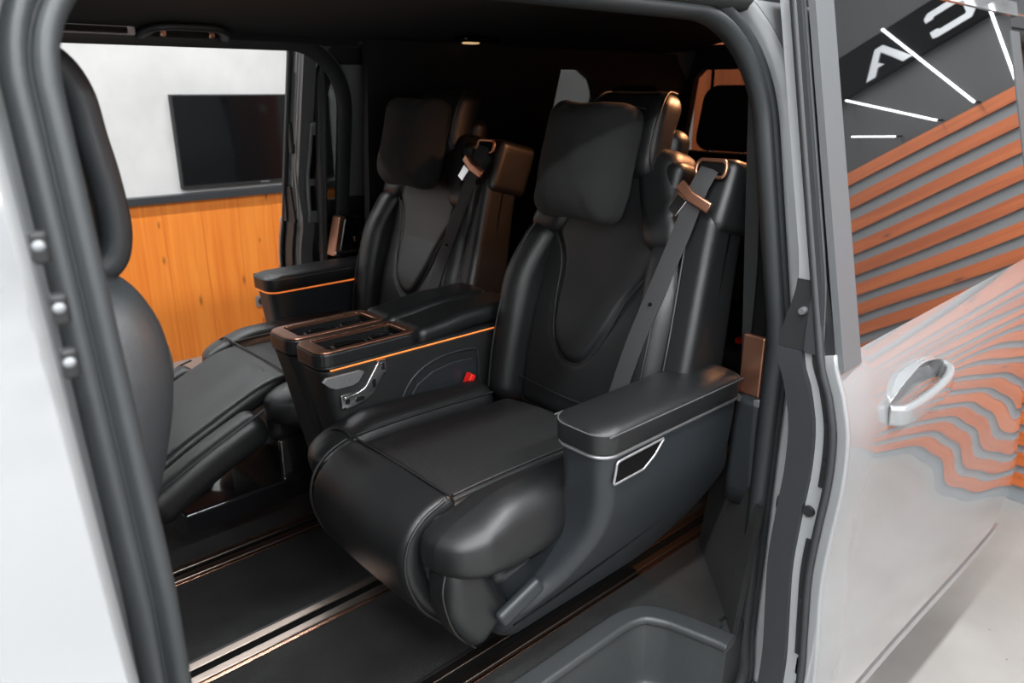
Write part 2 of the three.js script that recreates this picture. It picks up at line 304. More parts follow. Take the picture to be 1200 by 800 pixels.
// black sign board with two silver letters above the slats
{
  const s = thing('sign_board', 'black sign board with silver letters above the wooden slats', 'sign');
  obj('panel', box(XR - 0.05, XR, 2.098, 2.270, 0.955, 2.4, 0.003), M.black, s);
  // letters read from the van's side (x axis points away): drawn in (z, y)
  const put = (pts, holes) => { const g = plate(pts, 0.008, 0.001, holes); rot(g, 0, -Math.PI / 2, 0); return g; }; // local x -> +z, depth -> -x
  const C = [[0.17, 0.032], [0.17, 0.005], [0.15, 0], [0.02, 0], [0, 0.02], [0, 0.085], [0.02, 0.105], [0.15, 0.105], [0.17, 0.09], [0.17, 0.073], [0.14, 0.073], [0.135, 0.08], [0.035, 0.08], [0.03, 0.075], [0.03, 0.03], [0.035, 0.025], [0.135, 0.025], [0.14, 0.032]];
  obj('letter', mv(put(C), XR - 0.051, 2.122, 1.03), M.letter, s);
  const A = [[0, 0], [0.082, 0.105], [0.118, 0.105], [0.2, 0], [0.158, 0], [0.135, 0.03], [0.108, 0.03], [0.126, 0.05], [0.1, 0.083], [0.04, 0]];
  obj('letter', mv(put(A), XR - 0.051, 2.110, 1.29), M.letter, s);
  based(s, XR, 2.13, 1.7);
}
// light lines on the dark upper wall
for (const [[y0, z0], [y1, z1], r, lb] of [[[2.27, 1.345], [1.815, 1.16], 0.005, 'thin white light tube slanting across the black sign board'], [[2.125, 0.985], [1.81, 1.01], 0.005, 'short steep white light tube at the end of the sign board'], [[2.085, 1.59], [1.82, 1.305], 0.004, 'slanting white light tube under the sign board'], [[1.93, 1.63], [1.84, 1.47], 0.003, 'short shallow white light tube just above the slats']]) {
  const a = V(XR - 0.075, y0, z0), b = V(XR - 0.075, y1, z1), t = thing('wall_light_tube', lb, 'light tube', 'light tubes on the dark upper wall');
  obj('tube', tube([a, a.clone().lerp(b, 0.5), b], r, 6, false, 8), M.glow, t);
  obj('bracket', tube([a, V(XR, y0, z0)], 0.004, 2), M.black, t); obj('bracket', tube([b, V(XR, y1, z1)], 0.004, 2), M.black, t);
  based(t, XR, y1, z1);
}
// ceiling tubes
for (const [x, z, L, al, pw] of TUBES) {
  const t = thing('ceiling_light', 'long white light tube under the dark showroom ceiling', 'light', 'ceiling light tubes');
  const w = 0.10, g = al ? [x - L / 2, x + L / 2, z - w / 2, z + w / 2] : [x - w / 2, x + w / 2, z - L / 2, z + L / 2];
  obj('housing', box(g[0], g[1], CEIL - 0.03, CEIL, g[2], g[3], 0.004), M.grey, t);
  obj('diffuser', box(g[0] + 0.006, g[1] - 0.006, CEIL - 0.04, CEIL - 0.03, g[2] + 0.006, g[3] - 0.006, 0.003), M.glow, t);
  based(t, x, CEIL, z);
  const l = new THREE.RectAreaLight(new THREE.Color(0.965, 0.985, 1), TUBE_POWER * pw, al ? L : w, al ? w : L);
  l.position.set(x, CEIL - 0.045, z); l.lookAt(x, 0, z); scene.add(l);
}
// television
{
  const t = thing('television', 'black flat screen television hanging on the pale grey wall', 'television');
  const x0 = 1.68, x1 = 2.745, y0 = 1.056, y1 = 1.622;
  obj('casing', box(x0, x1, y0, y1, ZB, ZB + 0.05, 0.004), M.plasticDark, t);
  obj('screen', box(x0 + 0.008, x1 - 0.008, y0 + 0.022, y1 - 0.008, ZB + 0.045, ZB + 0.052, 0.001), M.screen, t);
  obj('logo_plate', box(2.19, 2.25, y0 + 0.008, y0 + 0.015, ZB + 0.05, ZB + 0.052, 0.001), M.satin, t);
  based(t, (x0 + x1) / 2, y0, ZB);
}
{
  const t = thing('wall_socket', 'grey double power socket on the orange wood boards', 'socket');
  obj('cover_plate', box(2.075, 2.22, 0.215, 0.29, ZB + 0.022, ZB + 0.034, 0.004), M.grey, t);
  for (const x of [2.112, 2.182]) { const g = new THREE.CylinderGeometry(0.024, 0.024, 0.006, 20); rot(g, Math.PI / 2, 0, 0); obj('outlet', mv(g, x, 0.252, ZB + 0.0345), M.plasticDark, t); }
  based(t, 2.147, 0.215, ZB + 0.022);
}
{
  const t = thing('wall_switch', 'white double rocker switch on the wood behind the rear window', 'switch');
  obj('cover_plate', box(XR - 0.042, XR - 0.03, 1.43, 1.505, -0.70, -0.56, 0.003), M.white, t);
  for (const z of [-0.665, -0.595]) obj('rocker', box(XR - 0.046, XR - 0.041, 1.442, 1.493, z - 0.028, z + 0.028, 0.002), M.white, t);
  based(t, XR - 0.03, 1.43, -0.63);
}

// ------------------------------------------------------------------ the van
const FLOOR = 0.56;
const spl = (pts) => (y) => { const n = pts.length; if (y <= pts[0][0]) return pts[0][1]; for (let i = 0; i < n - 1; i++) if (y <= pts[i + 1][0]) { const t = (y - pts[i][0]) / (pts[i + 1][0] - pts[i][0]), g = (k) => pts[Math.max(0, Math.min(n - 1, k))][1]; const a = g(i - 1), b = g(i), c = g(i + 1), d = g(i + 2); return 0.5 * (2 * b + (c - a) * t + (2 * a - 5 * b + 4 * c - d) * t * t + (3 * b - a - 3 * c + d) * t * t * t); } return pts[n - 1][1]; };
const TAN16 = Math.tan(16 * Math.PI / 180);
const doorLow = spl([[0.28, 0.985], [0.34, 1.012], [0.45, 1.036], [0.58, 1.043], [0.70, 1.036], [0.80, 1.030], [0.90, 1.034], [1.00, 1.040], [1.09, 1.036], [1.16, 1.018], [1.215, 0.996]]);
const doorZ = (y) => y > 1.215 ? 0.996 - (y - 1.215) * TAN16 : doorLow(y);
const bodyZ = (y) => doorZ(y) - 0.085;
const sealZ = (y) => 0.825 - Math.max(0, y - 1.2) * 0.19 + (y < 0.5 ? (0.5 - y) * 0.1 : 0);
// the door opening as a closed loop in (x, y), clockwise radius per corner
function loopXY(off, n = 14) {
  const x0 = 0.15 - off, x1 = 1.312 + off, y0 = 0.33 - off, y1 = 1.782 + off, out = [];
  const rr = [[x1, y1, 0.20 + off, 0], [x0, y1, 0.13 + off, 90], [x0, y0, 0.10 + off, 180], [x1, y0, 0.10 + off, 270]];
  rr.forEach(([cx, cy, r, a0], k) => {
    const sx = k === 0 || k === 3 ? -1 : 1, sy = k < 2 ? -1 : 1;
    for (let i = 0; i <= n; i++) { const a = (a0 + 90 * i / n) * Math.PI / 180; out.push([cx + sx * r + r * Math.cos(a), cy + sy * r + r * Math.sin(a)]); }
    const nx = rr[(k + 1) % 4];
  });
  // fill straight runs
  const d = []; for (let i = 0; i < out.length; i++) { const a = out[i], b = out[(i + 1) % out.length], l = Math.hypot(b[0] - a[0], b[1] - a[1]), m = Math.max(1, Math.round(l / 0.05)); for (let k = 0; k < m; k++) d.push([lerp(a[0], b[0], k / m), lerp(a[1], b[1], k / m)]); }
  return d;
}
const van = thing('van', 'silver passenger van with open sliding doors and black headliner', 'van');
const mirror2 = (fn) => { fn((g) => g, 1); fn(flipZ, -1); };
mirror2((m, sd) => {
  const lp = loopXY(0), P = lp.map(([x, y]) => V(x, y, sealZ(y)));
  const prof = [[-0.022, -0.012], [-0.0215, 0.006], [-0.018, 0.016], [-0.011, 0.021], [-0.004, 0.018], [0.000, 0.009], [0.003, 0.010], [0.006, 0.018], [0.013, 0.021], [0.019, 0.015], [0.0215, 0.004], [0.022, -0.012]];
  obj('door_seal', m(sweep(P, prof, V(0, 0.12, 1).normalize(), true)), sd > 0 ? M.rubberGrey : M.rubber, van, 'grey ribbed rubber seal around the door opening');
  // painted jamb between seal and outer skin
  const N = lp.length, l1 = loopXY(0.026), l2 = loopXY(0.034), l3 = loopXY(0.048);
  const rows = [[lp, -0.012], [l1, -0.008], [l2, 0.0], [l3, 1]];
  const at = (k, i) => { const L = rows[k][0], q = L[Math.round(i / N * L.length) % L.length]; return q; };
  const res = (off) => { const r = loopXY(off); const o = []; for (let i = 0; i < 200; i++) { const t = i / 200 * r.length, a = Math.floor(t), f = t - a, p = r[a], q = r[(a + 1) % r.length]; o.push([lerp(p[0], q[0], f), lerp(p[1], q[1], f)]); } return o; };
  const LL = [res(0.015), res(0.028), res(0.034), res(0.040), res(0.050)];
  const zz = [(y) => sealZ(y) - 0.01, (y) => sealZ(y) - 0.004, (y) => lerp(sealZ(y), bodyZ(y), 0.35), (y) => lerp(sealZ(y), bodyZ(y), 0.85), (y) => bodyZ(y) - 0.001];
  obj('door_jamb', m(grid(200, 4, (u, v) => { const k = Math.round(v * 4), i = Math.round(u * 200) % 200, q = LL[k][i]; return V(q[0], q[1], zz[k](q[1])); })), M.silverJamb, van, 'painted silver door jamb');
  // outer skin: from the jamb edge out to the body outline
  const X0 = -1.5, X1 = 2.16, Y0 = 0.12, Y1 = 1.84, cx = 0.75, cy = 1.05;
  const E = LL[4];
  obj('body_side', m(grid(200, 14, (u, v) => {
    const i = Math.round(u * 200) % 200, q = E[i], dx = q[0] - cx, dy = q[1] - cy;
    const t = Math.min(dx > 0 ? (X1 - cx) / dx : dx < 0 ? (X0 - cx) / dx : 99, dy > 0 ? (Y1 - cy) / dy : dy < 0 ? (Y0 - cy) / dy : 99);
    const x = lerp(q[0], cx + dx * t, v * v * 0.6 + v * 0.4), y = lerp(q[1], cy + dy * t, v);
    return V(x, y, bodyZ(y) - 0.10 * Math.pow(Math.max(0, x - 2.3) / 0.8, 2) - 0.05 * Math.pow(Math.max(0, -0.8 - x), 2));
  })), M.silver, van, 'silver painted body side');
  const rear = (x0, x1, y0, y1) => obj('rear_quarter', m(shell(8, 14, (u, v) => { const y = lerp(y0, y1, v), x = lerp(x0, x1, u); return V(x, y, bodyZ(y) - 0.10 * Math.pow(Math.max(0, x - 2.3) / 0.8, 2)); }, 0.003)), M.silver, van, 'silver rear quarter panel');
  rear(2.155, 3.08, 0.12, 1.33); rear(2.53, 3.08, 1.33, 1.84); rear(2.155, 2.53, 1.745, 1.84);
  // front door window, dark
  obj('front_window', m(shell(10, 6, (u, v) => { const y = lerp(1.235, 1.70, v), x = lerp(-1.15 + 0.35 * v, -0.13, u); return V(x, y, bodyZ(y) - 0.05 * Math.pow(Math.max(0, -0.8 - x), 2) + 0.006); }, 0.004)), M.glassTint, van, 'dark front side window');
  // inner side lining behind the opening, with the rear quarter window cut out
  const pts = [[1.36, 0.56], [3.1, 0.56], [3.1, 1.80], [1.36, 1.80]], hole = [[2.20, 1.36], [2.245, 1.725], [2.36, 1.725], [2.43, 1.69], [2.475, 1.62], [2.50, 1.36]];
  const g = plate(pts, 0.03, 0, [hole]); { const p = g.attributes.position; for (let i = 0; i < p.count; i++) p.setZ(i, p.getZ(i) + 0.80 - Math.max(0, p.getY(i) - 1.2) * 0.17 - 0.03); g.computeVertexNormals(); }
  obj('side_lining', m(g), M.plasticDark, van, 'black inner side lining');
  if (sd < 0) obj('quarter_window', m(shell(4, 4, (u, v) => { const y = lerp(1.34, 1.74, v); return V(lerp(2.18, 2.52, u), y, 0.79 - (y - 1.2) * 0.17); }, 0.004)), M.pane, van, 'tinted rear quarter window');
});
// far outer skin would hide the quarter window: body_side_001 stands outside it, so a daylight opening is left in the sliding door only
// roof, headliner
obj('roof', shell(20, 24, (u, v) => { const x = lerp(-1.0, 3.1, u), z = lerp(0.76, -0.76, v); return V(x, 1.84 + 0.10 * (1 - Math.pow(Math.abs(z) / 0.78, 5)), z); }, 0.004), M.silver, van, 'silver painted roof');
const headY = (z) => 1.785 + 0.075 * (1 - Math.pow(Math.abs(z) / 0.735, 4));
obj('headliner', shell(30, 30, (u, v) => { const x = lerp(-0.9, 3.06, u), z = lerp(-0.735, 0.735, v); return V(x, headY(z), z); }, 0.012), M.headliner, van, 'black fabric headliner');
for (const s of [1, -1]) obj('roof_rail_trim', sweep([V(-0.6, 1.80, s * 0.72), V(1.0, 1.802, s * 0.72), V(3.0, 1.80, s * 0.72)], roundProf(0.05, 0.05, 0.02), V(0, 1, 0)), M.headliner, van);
// front cabin: bulkhead, windscreen, floor
obj('dashboard', softBox([-1.05, 0.72, 0], [0.5, 0.75, 1.55], 0.12, 0.1), M.plasticDark, van, 'black dashboard');
obj('windscreen', shell(8, 12, (u, v) => V(lerp(-1.35, -0.85, u), lerp(1.08, 1.84, u), lerp(-0.78, 0.78, v) * lerp(1, 0.93, u)), 0.005), M.paneClear, van, 'clear windscreen');
// rear: tailgate frame and rear window
{
  const g = plate([[-0.80, 0.3], [0.80, 0.3], [0.80, 1.25], [0.70, 1.84], [-0.70, 1.84], [-0.80, 1.25]], 0.04, 0, [[[-0.70, 1.25], [0.70, 1.25], [0.64, 1.70], [0.60, 1.735], [-0.60, 1.735], [-0.64, 1.70]]]);
  rot(g, 0, -Math.PI / 2, 0); mv(g, 3.12, 0, 0);
  obj('tailgate', g, M.plasticDark, van, 'black inner tailgate frame');
  obj('rear_window', box(3.10, 3.105, 1.24, 1.745, -0.72, 0.72, 0.001), M.paneRear, van, 'tinted rear window');
  obj('rear_window_bar', box(3.085, 3.10, 1.24, 1.74, -0.555, -0.545, 0.003), M.black, van);
}
// floor
obj('carpet', [box(-1.3, 3.1, FLOOR - 0.12, FLOOR, -0.80, 0.632, 0.004), box(1.215, 3.1, FLOOR - 0.12, FLOOR, 0.63, 0.80, 0.004), box(-1.3, 0.0, FLOOR - 0.12, FLOOR, 0.63, 0.80, 0.004)], M.carpet, van, 'black velour carpet');
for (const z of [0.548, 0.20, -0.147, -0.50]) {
  const r = obj('floor_rail', [box(0.05, 3.0, FLOOR, FLOOR + 0.006, z - 0.030, z - 0.010, 0.002), box(0.05, 3.0, FLOOR, FLOOR + 0.006, z + 0.010, z + 0.030, 0.002)], M.rail, van, 'metal seat rail with the orange wood reflection put into its colour');
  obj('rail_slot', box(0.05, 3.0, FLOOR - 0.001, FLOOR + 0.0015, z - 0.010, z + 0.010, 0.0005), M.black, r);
  for (const s of [-1, 1]) obj('rail_edge', box(0.05, 3.0, FLOOR, FLOOR + 0.003, z + s * 0.036 - 0.004, z + s * 0.036 + 0.004, 0.001), s > 0 ? M.copperLite : M.piping, r);  // one edge coppery, the wood reflection painted as colour; the other dark
}
// entrance step
{
  const s = thing('x', '', ''); scene.remove(s); delete taken.x;
  const zi = 0.632, xr = 1.185;
  const rimP = []; // rim runs along the inner edge, round the corner and out to the sill
  const inner = [[0.02, zi + 0.03], [0.9, zi + 0.03], [1.08, zi + 0.032], [1.135, zi + 0.05], [1.165, zi + 0.10], [1.19, 0.83], [1.195, 0.86]];
  const cv = curve(inner.map(([x, z]) => V(x, FLOOR, z)), false, 0.3).getPoints(60);
  const st = obj('entrance_step', [sweep(cv, roundProf(0.05, 0.022, 0.009), V(0, 1, 0))], M.stepPlastic, van, 'charcoal moulded plastic entrance step');
  // wall down from rim
  obj('step_wall', grid(60, 10, (u, v) => { const p = cv[Math.round(u * 60)], q = cv[Math.min(60, Math.round(u * 60) + 1)], o = cv[Math.max(0, Math.round(u * 60) - 1)]; const tx = q.x - o.x, tz = q.z - o.z, l = Math.hypot(tx, tz); const e = 0.018 + 0.02 * v + 0.022 * sm(0.75, 1, v); return V(p.x - tz / l * e * 1, FLOOR - 0.002 - 0.16 * Math.sin(Math.min(1, v * 1.0) * Math.PI / 2), p.z + tx / l * e); }), M.stepPlastic, st);
  obj('step_tread', box(0.02, 1.17, FLOOR - 0.185, FLOOR - 0.16, zi + 0.04, 0.845, 0.004), M.stepPlastic, st);
  for (let k = 0; k < 5; k++) obj('tread_rib', box(0.3, 1.06, FLOOR - 0.161, FLOOR - 0.157, zi + 0.085 + k * 0.022, zi + 0.091 + k * 0.022, 0.0015), M.stepPlastic, st);
  obj('sill', box(0.02, 1.33, 0.30, 0.385, 0.82, 0.87, 0.01), M.stepPlastic, st);
}
{
  const g = plate([[1.0, 0.63], [1.24, 0.63], [1.24, 0.815], [1.195, 0.815], [1.178, 0.73], [1.15, 0.685], [1.10, 0.663], [1.0, 0.660]], 0.03, 0); rot(g, Math.PI / 2, 0, 0); obj('carpet_corner', mv(g, 0, FLOOR - 0.0005, 0), M.carpet, van, 'black velour carpet beside the step');
  obj('sill_end', box(1.18, 1.32, 0.30, 0.552, 0.80, 0.835, 0.008), M.stepPlastic, van, 'charcoal plastic sill end');
}
// lower rear corner of the opening: slanting carpeted panel and pillar lining
obj('corner_panel', shell(10, 10, (u, v) => V(lerp(1.46, 1.225, u) + 0.05 * v, lerp(FLOOR, 0.84, v), lerp(0.60, 0.845, u)), 0.012), M.carpet, van, 'carpeted corner panel');
obj('pillar_lining', loftY(dense([[0.79, 1.34, 1.5, 0.72, 0.80, 0.02], [0.95, 1.325, 1.5, 0.728, 0.80, 0.02], [1.05, 1.325, 1.5, 0.735, 0.80, 0.02]], 3)), M.plastic, van, 'dark lower pillar lining');
obj('pillar_lining', loftY(dense([[1.06, 1.335, 1.44, 0.748, 0.79, 0.015], [1.4, 1.35, 1.44, 0.735, 0.765, 0.012], [1.78, 1.36, 1.44, 0.69, 0.71, 0.008]], 3)), M.black, van, 'black upper pillar lining');
{
  const sp = obj('speaker_grille', softBox([1.335, 1.115, 0.765], [0.012, 0.13, 0.05], 0.005, 0.02), M.copper, van, 'copper speaker grille on the pillar');
  obj('grille_cap', softBox([1.332, 1.04, 0.768], [0.014, 0.018, 0.055], 0.004, 0.02), M.satin, sp);
}
// headliner fittings on the far side
{
  const zf = -0.70, v = obj('air_vent', plate(rrect(0.50, 0.685, 1.782, 1.805, 0.006), 0.012, 0.002, [rrect(0.515, 0.665, 1.787, 1.801, 0.003)]).translate(0, 0, zf), M.satin, van, 'slim roof air vent');
  obj('vent_back', box(0.512, 0.668, 1.785, 1.803, zf - 0.012, zf - 0.002, 0.001), M.black, v);
  for (let k = 0; k < 3; k++) obj('vane', box(0.515, 0.665, 1.7885 + k * 0.004, 1.7900 + k * 0.004, zf - 0.006, zf + 0.008, 0.0005), M.plasticDark, v);
  obj('thumb_wheel', softBox([0.60, 1.789, zf + 0.010], [0.022, 0.006, 0.01], 0.002, 0.01), M.plasticDark, v);
  const h = obj('grab_handle', sweep(curve([V(0.700, 1.783, zf + 0.004), V(0.715, 1.797, zf + 0.035), V(0.745, 1.805, zf + 0.05), V(0.81, 1.807, zf + 0.052), V(0.875, 1.805, zf + 0.05), V(0.905, 1.797, zf + 0.035), V(0.92, 1.783, zf + 0.004)]).getPoints(40), roundProf(0.030, 0.020, 0.008), V(0, 1, 0.2)), M.plastic, van, 'dark grey roof grab handle');
  for (const x of [0.745, 0.872]) obj('handle_clip', softBox([x, 1.790, zf + 0.03], [0.016, 0.016, 0.02], 0.004, 0.01), M.copperLite, h);
  obj('coat_hook', [softBox([1.36, 1.790, -0.70], [0.028, 0.014, 0.02], 0.004, 0.01), softBox([1.40, 1.79, -0.70], [0.035, 0.02, 0.03], 0.006, 0.01)], M.plastic, van, 'small roof coat hook');
}
// reading lamps on both roof sides; the near one lights the seats
for (const s of [1, -1]) {
  const x = 1.77, z = s * 0.62, y = headY(z) - 0.004;
  const l = obj('reading_lamp', softBox([x, y - 0.006, z], [0.16, 0.022, 0.07], 0.01, 0.02), M.gloss, van, 'gloss black roof reading lamp');
  obj('lamp_lens', softBox([x - 0.03, y - 0.018, z], [0.05, 0.006, 0.035], 0.003, 0.02), M.glowWarm, l);
  obj('lamp_ring', softBox([x + 0.04, y - 0.017, z], [0.02, 0.006, 0.03], 0.003, 0.02), M.copperLite, l);
}
{
  const lamp = new THREE.SpotLight(new THREE.Color(1, 0.43, 0.19), LAMP_POWER, 0, 0.85, 0.35, 2);
  lamp.position.set(1.74, 1.80, 0.60); lamp.target.position.set(1.29, 1.36, 0.32); lamp.castShadow = true; lamp.shadow.radius = 1.5;
  scene.add(lamp, lamp.target);
}
// sliding doors, slid back
function slidingDoor(m, sd, X0, X1) {
  const yaw = (x) => -0.028 * (x - X0);                      // stands a little wider at its leading edge
  const skin = (x, y) => doorZ(y) + yaw(x) + (y < 1.1 && sd > 0 ? (1.1 - y) * 0.035 * sm(1.45, 2.5, x) * sm(1.1, 0.95, y) : 0);
  const d = obj('sliding_door', m(shell(24, 44, (u, v) => { const y = lerp(0.345, 1.222, v), x = lerp(X0, X1, u); return V(x, y, skin(x, y) - 0.012 * Math.pow(1 - Math.min(1, u * 26), 2) - 0.02 * Math.pow(Math.max(0, u - 0.97) / 0.03, 2)); }, 0.004)), M.silver, van, sd > 0 ? 'silver sliding door mirroring the wooden slats' : 'silver sliding door on the far side');
  const lean = (y) => (sd > 0 ? 0.085 : 0) * Math.max(0, y - 1.2) / 0.6, thick = (y) => lerp(0.113, 0.062, sm(1.2, 1.36, y));
  // window frame and glass
  const gl = (x, y) => doorZ(y) + yaw(x);
  obj('window_post', m(shell(4, 24, (u, v) => { const y = lerp(1.20, 1.84, v), x = lerp(X0 + 0.004, X0 + 0.075, u) + lean(y); return V(x, y, gl(x, y) + 0.004); }, 0.012)), M.frameGrey, d, 'matt grey window post');
  obj('window_glass', m(shell(10, 12, (u, v) => { const y = lerp(1.21, 1.845, v), x = lerp(X0 + 0.065 + lean(y), X1 - 0.06, u); return V(x, y, gl(x, y)); }, 0.004)), sd > 0 ? M.glassTint : M.pane, d, 'dark tinted door glass');
  obj('window_header', m(shell(20, 4, (u, v) => { const y = lerp(1.84, 1.875, v), x = lerp(X0 + 0.09, X1, u); return V(x, y, gl(x, y) + 0.004); }, 0.02)), M.silver, d);
  obj('window_rear_post', m(shell(4, 20, (u, v) => { const y = lerp(1.20, 1.80, v), x = lerp(X1 - 0.08, X1, u); return V(x, y, gl(x, y) + 0.003); }, 0.02)), M.frameGrey, d);
  // folded flange of the leading edge
  const ys = (a, b, n, off, dx) => { const P = []; for (let i = 0; i <= n; i++) { const y = lerp(a, b, i / n); P.push(V(X0 + dx + lean(y), y, skin(X0, y) + off)); } return P; };
  obj('skin_flange', m(sweep(ys(0.345, 1.225, 40, -0.014, -0.002), roundProf(0.012, 0.022, 0.005), V(0, 0, 1))), M.silver, d);
  obj('edge_seal', m(sweep(ys(0.345, 1.80, 50, -0.031, -0.006), roundProf(0.014, 0.014, 0.006), V(0, 0, 1))), M.rubber, d, 'black rubber edge seal');
  // end face: painted frame, black plates
  const face = (z0, z1, x, mat, nm, y0 = 0.30, y1 = 1.80, th = 0.012, lb) => obj(nm, m(shell(4, 30, (u, v) => { const y = lerp(y0, y1, v); const k = thick(y) / 0.113; return V(x + lean(y), y, skin(X0, y) + lerp(z0, z1, u) * k); }, -th)), mat, d, lb);
  face(-0.113, -0.036, X0 + 0.016, M.silverJamb, 'door_frame', 0.345, 1.83);
  face(-0.112, -0.066, X0 + 0.004, M.rubber, 'inner_seal', 0.345, 1.22, 0.012, 'wide black inner door seal');
  face(-0.110, -0.075, X0 + 0.010, M.frameGrey, 'upper_plate', 1.34, 1.70, 0.006);
  face(-0.112, -0.060, X0 + 0.006, M.plasticDark, 'roller_cover', 1.22, 1.34, 0.010);
  face(-0.060, -0.030, X0 + 0.002, M.rubber, 'window_seal', 1.22, 1.83, 0.012);
  for (const [a, b] of [[0.98, 1.24], [0.62, 0.87], [0.36, 0.545]]) face(-0.050, -0.034, X0 + 0.008, M.plasticDark, 'edge_plate', a, b, 0.008, 'black cover plate on door edge');
  for (const [y, off, r, mat] of [[0.925, -0.056, 0.012, M.plasticDark], [1.03, -0.043, 0.006, M.plastic], [1.10, -0.043, 0.006, M.plastic], [0.74, -0.043, 0.007, M.plastic], [0.525, -0.050, 0.013, M.plasticDark], [0.45, -0.043, 0.005, M.plastic], [1.29, -0.055, 0.007, M.satin]]) {
    const g = new THREE.CylinderGeometry(r * 0.8, r, 0.012, 16); rot(g, 0, 0, Math.PI / 2); obj('bolt', m(mv(g, X0 + 0.003, y, skin(X0, y) + off)), mat, d);
  }
  const lat = obj('latch_label', m(box(X0 + 0.008, X0 + 0.015, 0.565, 0.615, skin(X0, 0.59) - 0.066, skin(X0, 0.59) - 0.050, 0.002)), M.white, d, 'white sticker with two padlock marks');
  for (const y of [0.58, 0.60]) obj('sticker_mark', m(mv(rot(new THREE.TorusGeometry(0.005, 0.0012, 6, 14), 0, Math.PI / 2, 0), X0 + 0.0075, y, skin(X0, y) - 0.058)), M.black, d);
  obj('child_lock', m(box(X0 + 0.004, X0 + 0.014, 0.57, 0.612, skin(X0, 0.59) - 0.049, skin(X0, 0.59) - 0.037, 0.002)), M.black, d);
  // handle with its bowl
  const hx = sd > 0 ? 1.495 : 1.45, hy = 1.098, hz = (x) => skin(x, hy);
  const bowl = softBox([0, 0, 0], [0.27, 0.125, 0.02], 0.0099, 0.012, (q) => { const e = (q.x / 0.135) ** 2 + (q.y / 0.062) ** 2; const k = Math.max(0, 1 - e); q.z -= 0.03 * k; const f = Math.sqrt(Math.max(0.001, e)); if (f > 1) { q.x /= f; q.y /= f; } });
  obj('handle_bowl', m(mv(rot(bowl, 0.12, 0, 0), hx, hy - 0.004, hz(hx) - 0.007)), M.silver, d, 'silver handle recess');
  obj('door_handle', m(sweep(curve([V(hx - 0.135, hy - 0.014, hz(hx) + 0.004), V(hx - 0.115, hy - 0.012, hz(hx) + 0.026), V(hx - 0.04, hy - 0.006, hz(hx) + 0.034), V(hx + 0.05, hy + 0.004, hz(hx) + 0.034), V(hx + 0.105, hy + 0.010, hz(hx) + 0.022), V(hx + 0.125, hy + 0.012, hz(hx) + 0.002)]).getPoints(40), roundProf(0.040, 0.018, 0.008), V(0, 0, 1))), M.silver, d, 'silver pull handle');
  obj('sill_strip', m(shell(20, 3, (u, v) => { const y = lerp(0.330, 0.355, v), x = lerp(X0 + 0.2, X1, u); return V(x, y, skin(x, 0.35) + 0.005); }, 0.01)), M.silver, d);
  if (sd < 0) {
    // inner lining of the far door as seen through the opening
    const zi = (y) => skin(X0, y) - thick(y) - 0.026;
    obj('inner_frame', m(shell(4, 30, (u, v) => { const y = lerp(0.4, 1.80, v); return V(lerp(X0 + 0.012, X0 + 0.060, u), y, zi(y) + 0.008 * u); }, -0.018)), M.innerGrey, d, 'grey inner door frame');
    const holes = [[[X0 + 0.096, 1.29], [X0 + 0.100, 1.62], [X0 + 0.112, 1.68], [X0 + 0.14, 1.725], [X1 - 0.1, 1.74], [X1 - 0.1, 1.29]]];
    const g = plate([[X0 + 0.055, 0.4], [X1 - 0.02, 0.4], [X1 - 0.02, 1.79], [X0 + 0.12, 1.79], [X0 + 0.075, 1.75], [X0 + 0.06, 1.68]], 0.02, 0.004, holes);
    const p = g.attributes.position; for (let i = 0; i < p.count; i++) p.setZ(i, p.getZ(i) + zi(p.getY(i)) + 0.0); g.computeVertexNormals();
    obj('inner_lining', m(g), M.plasticDark, d, 'black inner door lining');
    obj('pull_recess', m(sweep([1.22, 1.28, 1.38, 1.48, 1.55].map((y, i) => V(X0 + [0.05, 0.056, 0.058, 0.062, 0.062][i], y, zi(y) - 0.004)), roundProf(0.042, 0.014, 0.006), V(0, 0, 1))), M.innerGrey, d, 'long inner pull handle');
    obj('pull_slot', m(sweep([1.26, 1.36, 1.46, 1.51].map((y, i) => V(X0 + [0.052, 0.056, 0.060, 0.060][i], y, zi(y) - 0.0115)), roundProf(0.020, 0.006, 0.002), V(0, 0, 1))), M.black, d);
    obj('latch', m(softBox([X0 + 0.004, 1.50, skin(X0, 1.5) - 0.045], [0.02, 0.10, 0.022], 0.005, 0.02)), M.plasticDark, d, 'black latch block on door edge');
    obj('edge_flange', m(sweep([0.5, 0.8, 1.1, 1.25, 1.4, 1.6, 1.78].map((y) => V(X0 + 0.012, y, skin(X0, y) - thick(y) - 0.006)), roundProf(0.012, 0.012, 0.005), V(0, 0, 1))), M.silver, d, 'bright silver door edge');
  }
  return d;
}
slidingDoor((g) => g, 1, 1.2, 2.52);
slidingDoor(flipZ, -1, 1.175, 2.22);
